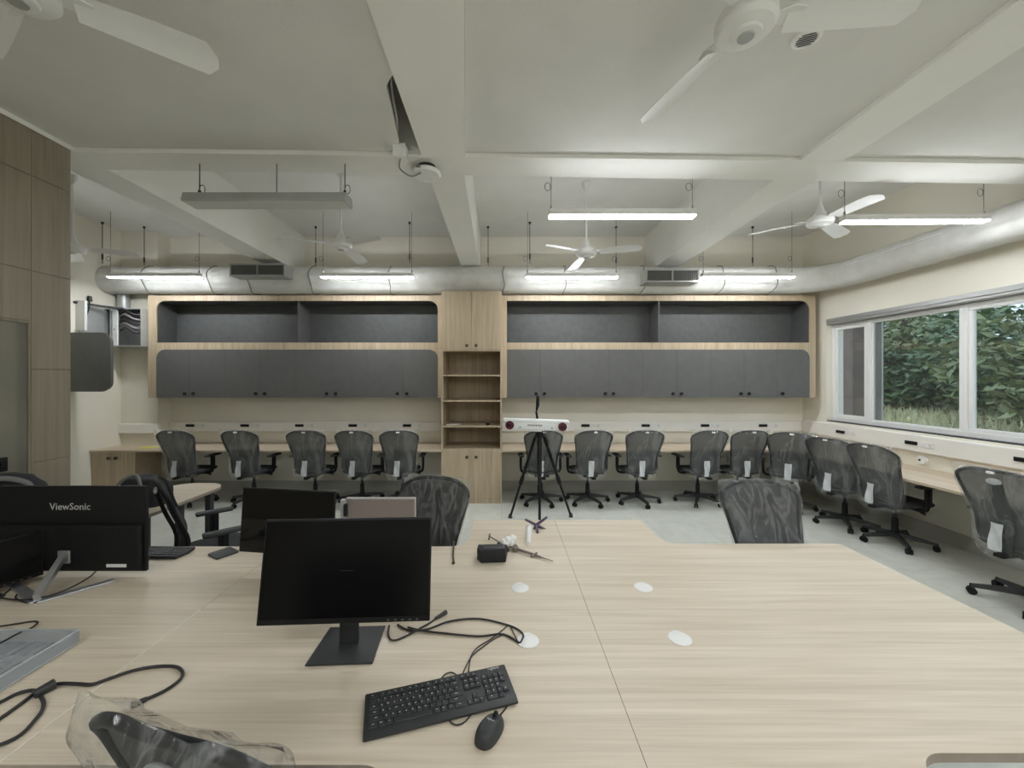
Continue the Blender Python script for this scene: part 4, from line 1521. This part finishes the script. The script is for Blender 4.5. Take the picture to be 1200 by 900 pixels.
ap_ = stand_local(PZ(44, 706, TZ)); m0 = stand_local(P(77, 652, 1.955))
mb = MB()
dirv = (m0 - ap_); side = Vector((dirv.y, -dirv.x, 0)).normalized()
for (hw0, hw1, th) in ((0.030, 0.022, 0.012),):
    up = side.cross(dirv.normalized())
    rows = []
    for u in (0, 0.25, 0.5, 0.75, 1):
        p = ap_ + dirv * u + Vector((0, 0, 0.012))
        hw = 0.012
        tk = 0.028 - 0.008 * u
        rows.append([p - side * hw - up * tk * 0.2, p - side * hw + up * tk, p + side * hw + up * tk, p + side * hw - up * tk * 0.2])
    mb.grid(rows, closed=True)
    for rw in (rows[0], rows[-1]):
        mb.bm.faces.new([mb.bm.verts.new(v) for v in rw])
mb.box(m0.x - 0.03, m0.x + 0.03, m0.y - 0.012, -0.031, m0.z - 0.032, m0.z + 0.032, 0.004)
tag(mb.build('stand_neck', SILVER, t), 'silver stand arm')
mb = MB()
for (px, py) in ((134, 681), (2, 676)):
    e = stand_local(PZ(px, py, TZ))
    d = (e - ap_); s = Vector((-d.y, d.x, 0)).normalized() * 0.024
    mb.prism([(ap_.x - s.x, ap_.y - s.y), (e.x - s.x * 0.6, e.y - s.y * 0.6), (e.x + s.x * 0.6, e.y + s.y * 0.6), (ap_.x + s.x, ap_.y + s.y)], 0.0, 0.010, 0.002)
tag(mb.build('stand_base', SILVER, t), 'silver V-shaped foot')

# second dark monitor, edge-on at the frame
t = monitor('monitor', 'black monitor turned edge-on under the large monitor by the frame edge', 0.46, 0.22, (-2.355, 1.71, TZ), R(68), R(2), 0.035, SCREEN, 0.2, 0.16, 0.05)

# ---------------------------------------------------------------- taupe desk screen
t = thing('desk_screen', 'taupe fabric desk screen with pale edge standing behind the main monitor', 'desk screen', (0, 0, 0))
ds = 2.12
a, b = P(406, 585.5, ds), P(485, 640, ds)
MB().box(a.x, b.x, ds, ds + 0.022, TZ + 0.012, a.z, 0.002).build('panel', TAUPE, t)
mb = MB()
mb.box(a.x - 0.004, b.x + 0.006, ds - 0.003, ds + 0.025, a.z, a.z + 0.007, 0.001)
mb.box(b.x, b.x + 0.007, ds - 0.003, ds + 0.025, TZ + 0.012, a.z, 0.001)
mb.build('edge_trim', TRIMG, t)
MB().box(a.x - 0.035, a.x - 0.001, ds + 0.002, ds + 0.02, TZ + 0.0, a.z - 0.002, 0.002).build('end_post', WHITE, t)
MB().prism(rrect(a.x - 0.012, a.x + 0.008, a.z - 0.09, a.z - 0.02, 0.009, 0.009, 0.009, 0.009), 0, 0.012, mat=Matrix.Translation((0, ds + 0.001, 0)) @ STAND).build('clip', BLACK2, t)
mb = MB()
for x in (a.x + 0.05, b.x - 0.05):
    mb.box(x - 0.02, x + 0.02, ds - 0.06, ds + 0.08, TZ, TZ + 0.011, 0.002)
mb.build('foot_plate', STEEL, t)

# ---------------------------------------------------------------- keyboard, mouse, cables
kc = Vector((-0.187, 1.203, TZ)); KA = R(16.5)
t = thing('keyboard', 'full-size black keyboard lying askew in front of the main monitor', 'keyboard', kc, KA)
KW, KD = 0.452, 0.152
mb = MB()
prof = [(-KD / 2, 0.004), (-KD / 2, 0.010), (-KD / 2 + 0.020, 0.0165), (-KD / 2 + 0.03, 0.0155), (KD / 2 - 0.008, 0.022), (KD / 2, 0.018), (KD / 2, 0.004)]
mb.prism([(y, z) for y, z in prof], -KW / 2, KW / 2, 0.0025, mat=Matrix(((0, 0, 1, 0), (1, 0, 0, 0), (0, 1, 0, 0), (0, 0, 0, 1))))
for x in (-KW / 2 + 0.04, KW / 2 - 0.04):
    mb.box(x - 0.02, x + 0.02, KD / 2 - 0.03, KD / 2 - 0.02, 0.0, 0.005)
    mb.box(x - 0.02, x + 0.02, -KD / 2 + 0.02, -KD / 2 + 0.03, 0.0, 0.005)
mb.build('keyboard_body', BLACK2, t, smooth=30)


def kz(y): return 0.0155 + (0.022 - 0.0155) * (y + KD / 2 - 0.03) / (KD - 0.038)


kt = R(3.3)


def key(x, y, wx, wy, legend=None):
    m = Matrix.Translation((x, y, kz(y))) @ Matrix.Rotation(kt, 4, 'X')
    mb = MB().box(-wx / 2, wx / 2, -wy / 2, wy / 2, -0.001, 0.0045, 0.0014, mat=m, seg=1)
    if legend:
        text_bm(mb, legend, 0.0075 if len(legend) < 2 else 0.0048, m @ Matrix.Translation((-wx * 0.12 if len(legend) < 2 else 0, wy * 0.1, 0.0047)), 1, 0.0001)
    mb.build('key', [KEYM, LEGEND], t)


pit = 0.0188
vp = 0.0196
x0 = -KW / 2 + 0.013
ytop = KD / 2 - 0.022
rowy = [ytop, ytop - 0.021, ytop - 0.021 - vp, ytop - 0.021 - 2 * vp, ytop - 0.021 - 3 * vp, ytop - 0.021 - 4 * vp]
kh = vp - 0.0022


def row(y, items, xs=x0, h=kh):
    x = xs
    for it in items:
        if isinstance(it, (int, float)):
            x += it * pit
            continue
        wu = it[1]
        key(x + wu * pit / 2, y, wu * pit - 0.002, h, it[0])
        x += wu * pit


row(rowy[0], [('Esc', 1), 0.6] + [('F%d' % i, 1) for i in (1, 2, 3, 4)] + [0.35] + [('F%d' % i, 1) for i in (5, 6, 7, 8)] + [0.35] + [('F%d' % i, 1) for i in (9, 10, 11, 12)] + [0.55, ('Prt', 1), ('Scr', 1), ('Brk', 1)], h=0.012)
row(rowy[1], [(c, 1) for c in '`1234567890-='] + [('Back', 1.85), 0.35, ('Ins', 1), ('Hm', 1), ('Pg', 1), 0.3] + [(c, 1) for c in 'N/*-'])
row(rowy[2], [('Tab', 1.5)] + [(c, 1) for c in 'QWERTYUIOP[]'] + [('\\', 1.35), 0.35, ('Del', 1), ('End', 1), ('Dn', 1), 0.3] + [(c, 1) for c in '789'] + [('+', 1)])
row(rowy[3], [('Caps', 1.75)] + [(c, 1) for c in "ASDFGHJKL;'"] + [('Enter', 2.1), 3.65] + [(c, 1) for c in '456'])
row(rowy[4], [('Shift', 2.25)] + [(c, 1) for c in 'ZXCVBNM,./'] + [('Shift', 2.6), 1.35, ('^', 1), 1.3] + [(c, 1) for c in '123'] + [('En', 1)])
row(rowy[5], [('Ctrl', 1.4), ('W', 1.1), ('Alt', 1.2), (None, 6.0), ('Alt', 1.2), ('W', 1.1), ('Fn', 1.1), ('Ctrl', 1.75), 0.35, ('<', 1), ('v', 1), ('>', 1), 0.3, ('0', 2), ('.', 1)])
mb = MB()
text_bm(mb, 'logitech', 0.0125, Matrix.Translation((KW / 2 - 0.042, KD / 2 - 0.0125, kz(KD / 2 - 0.0125) + 0.0006)) @ Matrix.Rotation(kt, 4, 'X'), 0, 0.0001)
tag(mb.build('lettering', LEGEND, t), 'white lettering')

mc = Vector((-0.033, 1.098, TZ))
t = thing('computer_mouse', 'black computer mouse beside the keyboard', 'mouse', mc, R(-30))
mb = MB()
rows = []
for j in range(9):
    v = j / 8
    z = 0.036 * math.sin(v * PI / 2)
    sc = math.cos(v * PI / 2 * 0.97) ** 0.5 if v < 1 else 0.05
    row_ = []
    for k in range(32):
        a = 2 * PI * k / 32
        c, s = math.cos(a), math.sin(a)
        wy = 0.056 * math.copysign(abs(s) ** 0.85, s)
        wx = 0.031 * math.copysign(abs(c) ** 0.8, c) * (1 - 0.08 * s)
        hh = z * (1.0 - 0.18 * (s if s > 0 else 0))
        row_.append(Vector((wx * sc, wy * sc - 0.004 * v, 0.001 + hh)))
    rows.append(row_)
mb.grid(rows, closed=True)
mb.bm.faces.new([mb.bm.verts.new(v) for v in rows[-1]])
mb.build('mouse_shell', BLACK2, t, smooth=60)
MB().cyl((-0.004, 0.030, 0.031), (0.004, 0.030, 0.031), 0.009, seg=16).build('scroll_wheel', BLACK, t, smooth=60)
mb = MB()
text_bm(mb, 'logitech', 0.008, Matrix.Translation((0, 0.004, 0.0366)), 0, 0.0001)
tag(mb.build('lettering', LOGO, t), 'grey lettering')


def on_table(pts, dz=0.004):
    return [PZ(px, py, TZ + dz) for px, py in pts]


def lead(label, pts, r, plugs=(), n=6, mat=CABLE, dz=None):
    q = [PZ(p[0], p[1], TZ + (p[2] + r if len(p) > 2 else (dz or r) + 0.001)) for p in pts]
    t = thing('cable', label, 'cable', (0, 0, 0))
    MB().tube(spline(q, n), r, 8).build('wire', mat, t, smooth=60)
    for (p0, p1, r0, r1, nm) in plugs:
        a, b = PZ(*p0, TZ + r0), PZ(*p1, TZ + r1)
        MB().cyl(a, b, r0, r1, seg=10).build(nm, BLACK2, t, smooth=40)
    return t


lead('black monitor cable looping from the monitor foot to the cable cap', [(466, 732), (478, 738), (500, 737.5), (527, 728), (560, 725), (590, 731), (606, 737), (613, 744), (611, 751), (608, 753), (600, 748), (587, 743), (560, 745.5), (520, 742), (495, 739), (478, 735)], 0.0038)
lead('black cable with a plug end beside the main monitor', [(456, 733), (455, 743), (459, 750), (470, 748), (493, 736), (505, 729), (513, 723)], 0.0036, [((510, 725), (523, 717), 0.006, 0.009, 'plug')])
lead('thin keyboard lead running from the cable cap to the keyboard', [(607, 752), (600, 738), (596, 733), (588, 739), (575, 749), (558, 760), (549, 775), (543, 788)], 0.0022)
lead('thin mouse lead running from the cable cap behind the keyboard', [(608, 753), (594, 744), (582, 747), (566, 758), (553, 769), (550, 780), (549, 787)], 0.0022)
lead('thin lead looping out behind the keyboard', [(517, 795), (522, 790), (529, 788), (535, 791), (537, 793)], 0.0022)
lead('thin mouse lead looping between the keyboard and the mouse', [(523, 840), (529, 847), (535, 849.5), (543, 847), (550, 840), (556, 832)], 0.0022)
lead('short mouse lead at the nose of the mouse', [(586, 838), (591, 832), (596, 825)], 0.0022)
lead('thick black power cable with a bulky plug beside the letter tray', [(-15, 850), (0, 842), (20, 828), (40, 813), (56, 804), (72, 801), (90, 801.5), (107, 802), (120, 798), (134, 793), (155, 786), (175, 782), (195, 780.5), (208, 782), (214, 788), (212, 795), (203, 803), (190, 811), (170, 820)], 0.0052,
     [((40, 814), (64, 801), 0.013, 0.016, 'plug'), ((172, 819), (154, 827), 0.007, 0.010, 'plug')])
lead('black cable loop passing under the bulky plug', [(-15, 829), (0, 823), (20, 813), (38, 809), (46, 814), (51, 823), (49, 833), (40, 845), (28, 858), (12, 868), (-15, 878)], 0.0052)
lead('thin black cable lying over the wire letter tray', [(-20, 736, .045), (0, 734, .02), (20, 731, .002), (36, 728.5, .002), (44, 729, .002), (38, 735, .01), (20, 743, .045), (0, 754, .055), (-20, 765, .055)], 0.0035)
lead('black cable hanging from the large monitor across its silver foot', [(-20, 702), (0, 701), (25, 703), (50, 700), (70, 694), (90, 685), (105, 676), (113, 669)], 0.0035, dz=0.016)
lead('thin black cable crossing the desk under the large monitor', [(0, 701), (10, 692), (22, 683), (26, 690), (18, 700), (30, 706), (42, 706)], 0.003)

# dark keyboard at the far desk edge
t = thing('keyboard', 'black keyboard jutting from behind the large monitor at the desk edge', 'keyboard', (-2.00, 2.235, TZ), R(-2))
MB().prism([(-0.2, -0.07), (0.19, -0.07), (0.205, 0.0), (0.19, 0.06), (-0.2, 0.06)], 0, 0.018, 0.004).build('keyboard_body', BLACK2, t, smooth=40)
for r_ in range(4):
    for c_ in range(18):
        MB().box(-0.185 + c_ * 0.0205, -0.167 + c_ * 0.0205, -0.05 + r_ * 0.026, -0.028 + r_ * 0.026, 0.0175, 0.021, 0.001, seg=1).build('key', KEYM, t)
mb = MB().prism(rrect(-0.058, 0.058, -0.058, 0.058, 0.012, 0.012, 0.012, 0.012), 0, 0.010, 0.003)
tag(mb.build('mouse_pad', BLACK2, None, smooth=30), 'small square black pad at the far edge of the desk below the armrests', 'pad')
o = bpy.data.objects['mouse_pad']; o.location = PZ(262, 649, TZ); o.rotation_euler = (0, 0, R(58))

# ---------------------------------------------------------------- wire letter tray
tx1, ty1 = -1.605, 1.475
t = thing('letter_tray', 'silver wire letter tray at the partition end of the table', 'letter tray', (tx1, ty1, TZ))
L, Wd, H = 0.34, 0.30, 0.05
mb = MB()
mb.box(-Wd, 0, -L, 0, 0.003, 0.0045)
mb.box(-Wd, 0, -0.002, 0, 0.003, H)
mb.box(-0.002, 0, -L, -0.002, 0.003, H)
mb.box(-Wd, -Wd + 0.002, -L, -0.002, 0.003, H)
mb.build('netting', TRAYM, t)
mb = MB()
mb.tube([(-Wd, -L, H), (-Wd, 0, H), (0, 0, H), (0, -L, H)], 0.004, 6)
mb.tube([(-Wd, -L, 0.004), (-Wd, 0, 0.004), (0, 0, 0.004), (0, -L, 0.004)], 0.003, 6, closed=True)
mb.build('rim', TRAYS, t)
mb = MB()
for y in (-0.09, -0.2):
    mb.box(-Wd + 0.01, -0.01, y - 0.016, y + 0.016, 0.0046, 0.006)
for x in (-0.1, -0.18):
    mb.box(x - 0.012, x + 0.012, -L, 0, 0.0061, 0.0075)
mb.build('brace', TRAYS, t)

# ---------------------------------------------------------------- tracker tools on the table
t = thing('black_case', 'small black leather case lying among the tracker tools', 'case', PZ(579, 660, TZ), R(4))
mb = MB().prism([(-0.072, 0.0), (0.065, 0.0), (0.078, 0.075), (0.03, 0.088), (-0.02, 0.070), (-0.085, 0.092), (-0.092, 0.045)], 0, 0.07, 0.008)
mb.build('case_body', BAG, t, smooth=40)
MB().box(-0.06, 0.06, 0.01, 0.07, 0.068, 0.076, 0.004).build('flap', BLACK2, t, smooth=40)
mb = MB().prism([(0.03, 0.072), (0.055, 0.060), (0.075, 0.095), (0.055, 0.105)], 0.02, 0.035, 0.004)
mb.build('clasp', BRONZE, t)

t = thing('tracker_pointer', 'thin grey pointer tool lying beyond the black case', 'tracker tool')


def seg3(mb, p, q, r0, r1=None, za=0.02, zb=0.02):
    return mb.cyl(PZ(*p, TZ + za), PZ(*q, TZ + zb), r0, r1, seg=10)


mb = MB()
seg3(mb, (573, 628), (588, 637), 0.004, None, 0.02, 0.02)
seg3(mb, (573, 632), (574, 626), 0.006, None, 0.01, 0.025)
seg3(mb, (588, 637), (604, 643), 0.006, 0.004)
seg3(mb, (604, 643), (622, 648.5), 0.009, 0.007, 0.014, 0.012)
seg3(mb, (604, 640), (605, 644.5), 0.013, None, 0.014, 0.014)
seg3(mb, (622, 648.5), (633, 652.5), 0.007, 0.006, 0.012, 0.01)
seg3(mb, (623, 652), (629, 648), 0.006, None, 0.01, 0.01)
seg3(mb, (633, 652.5), (648, 657.5), 0.004, 0.002, 0.01, 0.005)
mb.build('shaft', TWIG, t, smooth=40)
mb = MB()
seg3(mb, (583, 638), (598, 635), 0.012, None, 0.012, 0.03)
seg3(mb, (589, 636), (595, 645), 0.011, None, 0.014, 0.014)
mb.build('clamp', BRONZE, t, smooth=40)
t = thing('foam_bundle', 'white crumpled foam bundle beside the grey pointer tool', 'foam')
c = PZ(596, 635, TZ + 0.045)
mb = MB()
for k in range(14):
    rr = random.Random(k)
    mb.sphere(c + Vector(((k / 13 - 0.5) * 0.06 + rr.uniform(-.008, .008), (k / 13 - 0.5) * 0.05 + rr.uniform(-.01, .01), rr.uniform(-0.012, 0.014))), rr.uniform(0.016, 0.026), 10)
mb.build('foam', WHITE, t, smooth=60)
mb = MB().cyl(c + Vector((-0.02, 0, -0.044)), c, 0.006)
mb.cyl(c + Vector((0.03, 0.02, -0.044)), c + Vector((0.02, 0.02, 0)), 0.005)
mb.build('stem', TWIG, t, smooth=40)

t = thing('tracker_star', 'purple four-armed tracker on a white grip lying near the tripod', 'tracker tool')
c = P(628.5, 615, 2.62)
mb = MB()
for (dx, dz) in ((-0.075, 0.03), (0.075, 0.045), (0.075, -0.035), (-0.02, -0.03)):
    mb.cyl(c, c + Vector((dx, 0.02 * (1 if dz > 0 else -1), dz)), 0.011, 0.008, seg=8)
mb.build('star_arms', PURPLE, t, smooth=40)
mb = MB()
b = PZ(619, 637, TZ + 0.012)
mb.cyl(b, c + Vector((-0.05, -0.02, -0.02)), 0.013, 0.020, seg=16)
mb.cyl(c + Vector((-0.05, -0.02, -0.02)), c + Vector((-0.052, -0.01, 0.004)), 0.021, 0.016, seg=16)
tag(mb.build('grip', WHITE, t, smooth=40), 'white grip')
mb = MB()
e = PZ(630, 624, TZ + 0.006)
mb.cyl(e, c, 0.008, 0.010, seg=8)
mb.build('strut', PURPLE, t, smooth=40)
t = thing('stylus', 'short dark brown stylus alone on the table near the wrapped chair', 'stylus')
mb = MB().tube(spline(on_table([(532, 634.5), (531.5, 642), (531, 650), (531.5, 657)], 0.006)), 0.005, 8)
mb.build('stylus_body', BRONZE, t, smooth=60)
MB().sphere(PZ(531.3, 659.5, TZ + 0.009), 0.009, 12).build('tip', BRONZE, t, smooth=60)

# ---------------------------------------------------------------- tripod with the tracking camera bar
tc = Vector((0.46, 4.74, 0))
t = thing('tripod', 'black tripod on the floor holding the white camera bar', 'tripod', tc)
top = Vector((0.0, 0, 1.10))
mb = MB()
mb.cyl((0, 0, 0.60), (0, 0, 1.10), 0.030, 0.030, seg=16)
mb.cyl((0, 0, 0.52), (0, 0, 0.62), 0.022, seg=12)
mb.cyl((0, 0, 1.06), (0, 0, 1.115), 0.055, 0.05, seg=16)
mb.cyl((0, 0, 1.12), (0, 0, 1.16), 0.03, seg=12)
mb.build('center_column', BLACK, t, smooth=40)
feet = [Vector((P(598, 606, 4.94).x - tc.x, 0.21, 0.012)), Vector((P(669, 604, 4.98).x - tc.x, 0.24, 0.012)), Vector((-0.04, -0.44, 0.012))]
for f in feet:
    hip = Vector((f.x * 0.13, f.y * 0.13, 1.07))
    mb = MB()
    mb.cyl(hip, hip.lerp(f, 0.55), 0.020, 0.019, seg=12)
    mb.cyl(hip.lerp(f, 0.50), hip.lerp(f, 0.58), 0.026, seg=12)
    mb.cyl(hip.lerp(f, 0.55), f + (hip - f).normalized() * 0.02, 0.015, seg=12)
    lg = mb.build('leg', BLACK, t, smooth=40)
    MB().cyl(f + Vector((0, 0, -0.012)), f + Vector((0, 0, 0.035)), 0.028, 0.02, seg=12).build('rubber_foot', BLACK2, lg, smooth=40)
    MB().cyl((0, 0, 0.62), hip.lerp(f, 0.42), 0.007, seg=8).build('brace', BLACK, t, smooth=40)
t.children[0].name = 'center_column'
mb = MB()
mb.box(-0.05, 0.05, -0.05, 0.05, 1.155, 1.17, 0.004)
mb.cyl((0, 0, 1.16), (0, 0.09, 1.18), 0.02, seg=10)
mb.cyl((0, 0.09, 1.18), (-0.03, 0.10, 1.36), 0.018, 0.014, seg=10)
mb.build('pan_head', BLACK, t, smooth=40)
mb = MB()
mb.cyl((-0.03, 0.10, 1.36), (-0.012, 0.10, 1.44), 0.008, 0.022, seg=12)
mb.cyl((-0.012, 0.10, 1.44), (-0.01, 0.10, 1.56), 0.022, 0.017, seg=12)
mb.build('pan_handle', BLACK, t, smooth=40)
MB().tube(spline([(0.06, -0.06, 1.13), (0.10, -0.06, 1.0), (0.07, -0.05, 0.85), (0.05, -0.05, 0.7)]), 0.006, 8).build('lead', CABLE, t, smooth=60)

bc = P(628, 498, 4.70)
t = thing('tracking_camera', 'white stereo camera bar with two dark red lenses on the tripod', 'camera', bc, R(-3))
t.rotation_euler = (0, R(1.5), R(-3))
ln = 0.38
mb = MB().box(-ln, ln, -0.05, 0.05, -0.06, 0.055, 0.018, seg=3)
mb.box(-ln - 0.015, ln + 0.015, -0.055, 0.055, 0.025, 0.072, 0.016, seg=3)
mb.box(-0.07, 0.07, -0.04, 0.04, -0.075, -0.055, 0.004)
mb.build('camera_body', WHITE, t, smooth=40)
for s in (-1, 1):
    mb = MB().lathe([(0, 0.0), (0.052, 0.0), (0.052, 0.016), (0.046, 0.02), (0.04, 0.012), (0.0, 0.016)], (s * (ln - 0.065) , -0.048, -0.005), 24, Matrix.Rotation(PI / 2, 4, 'X'))
    o = mb.build('lens', MAROON, t, smooth=30)
    o['label'] = 'dark red round lens'
    MB().sphere((s * (ln - 0.065), -0.066, -0.005), 0.02, 14, (1, 0.4, 1)).build('lens_core', GLOSSB, o, smooth=60)
mb = MB()
for k in range(11):
    mb.box(-0.10 + k * 0.016, -0.089 + k * 0.016, -0.0515, -0.049, -0.008 if k % 3 else -0.012, 0.01)
mb.build('lettering', TWIG, t)
mb = MB()
for x in (-0.19, 0.19):
    mb.box(x - 0.008, x + 0.008, -0.0515, -0.049, -0.038, -0.018)
mb.build('status_lamp_lens', CABLEG, t)

# ---------------------------------------------------------------- bags
def bag(name, label, loc, sx, sy, sz, seed, rz=0):
    t = thing(name, label, 'bag', loc, rz)
    rows = []
    for j in range(13):
        v = j / 12
        row_ = []
        h = math.sin(v * PI / 2)
        f = math.cos(v * PI / 2) ** 0.42 if v < 1 else 0.03
        for k in range(36):
            a = 2 * PI * k / 36
            c, s = math.cos(a), math.sin(a)
            p = Vector((sx * f * math.copysign(abs(c) ** 0.6, c), sy * f * math.copysign(abs(s) ** 0.6, s), sz * h))
            nn = noise.noise(p * 7 + Vector((seed, 0, 0))) * 0.035 + noise.noise(p * 18 + Vector((seed, 3, 0))) * 0.012
            p += Vector((c, s, 0.6 * v)) * nn
            p.z = max(p.z, 0.0)
            row_.append(p)
        rows.append(row_)
    mb = MB().grid(rows, closed=True)
    mb.bm.faces.new([mb.bm.verts.new(p) for p in rows[-1]])
    mb.build('bag_body', BAG, t, smooth=60)
    return t


b2 = thing('bag_stub', None, None)
bpy.data.objects.remove(b2)
t = bag('backpack', 'black backpack with a grey strap behind the large monitor by the partition', (-2.80, 2.18, TZ), 0.23, 0.13, 0.47, 4.0)
MB().tube(spline([(-0.03, -0.135, 0.36), (0.02, -0.14, 0.44), (0.12, -0.10, 0.47), (0.20, -0.06, 0.44), (0.22, -0.05, 0.40)]), 0.014, 8).build('strap', GREYW, t, smooth=60)
MB().box(-0.05, -0.01, -0.155, -0.12, 0.32, 0.42, 0.006).build('patch', GREYW, t)
t = bag('backpack', 'black rounded bag on the rounded desk behind the monitor corner', (-2.90, 3.15, TZ), 0.19, 0.14, 0.22, 9.0)
MB().tube(spline([(-0.10, -0.13, 0.10), (-0.06, -0.14, 0.20), (0.02, -0.10, 0.25), (0.09, -0.13, 0.18), (0.11, -0.14, 0.08)]), 0.012, 8).build('strap', GREYW, t, smooth=60)
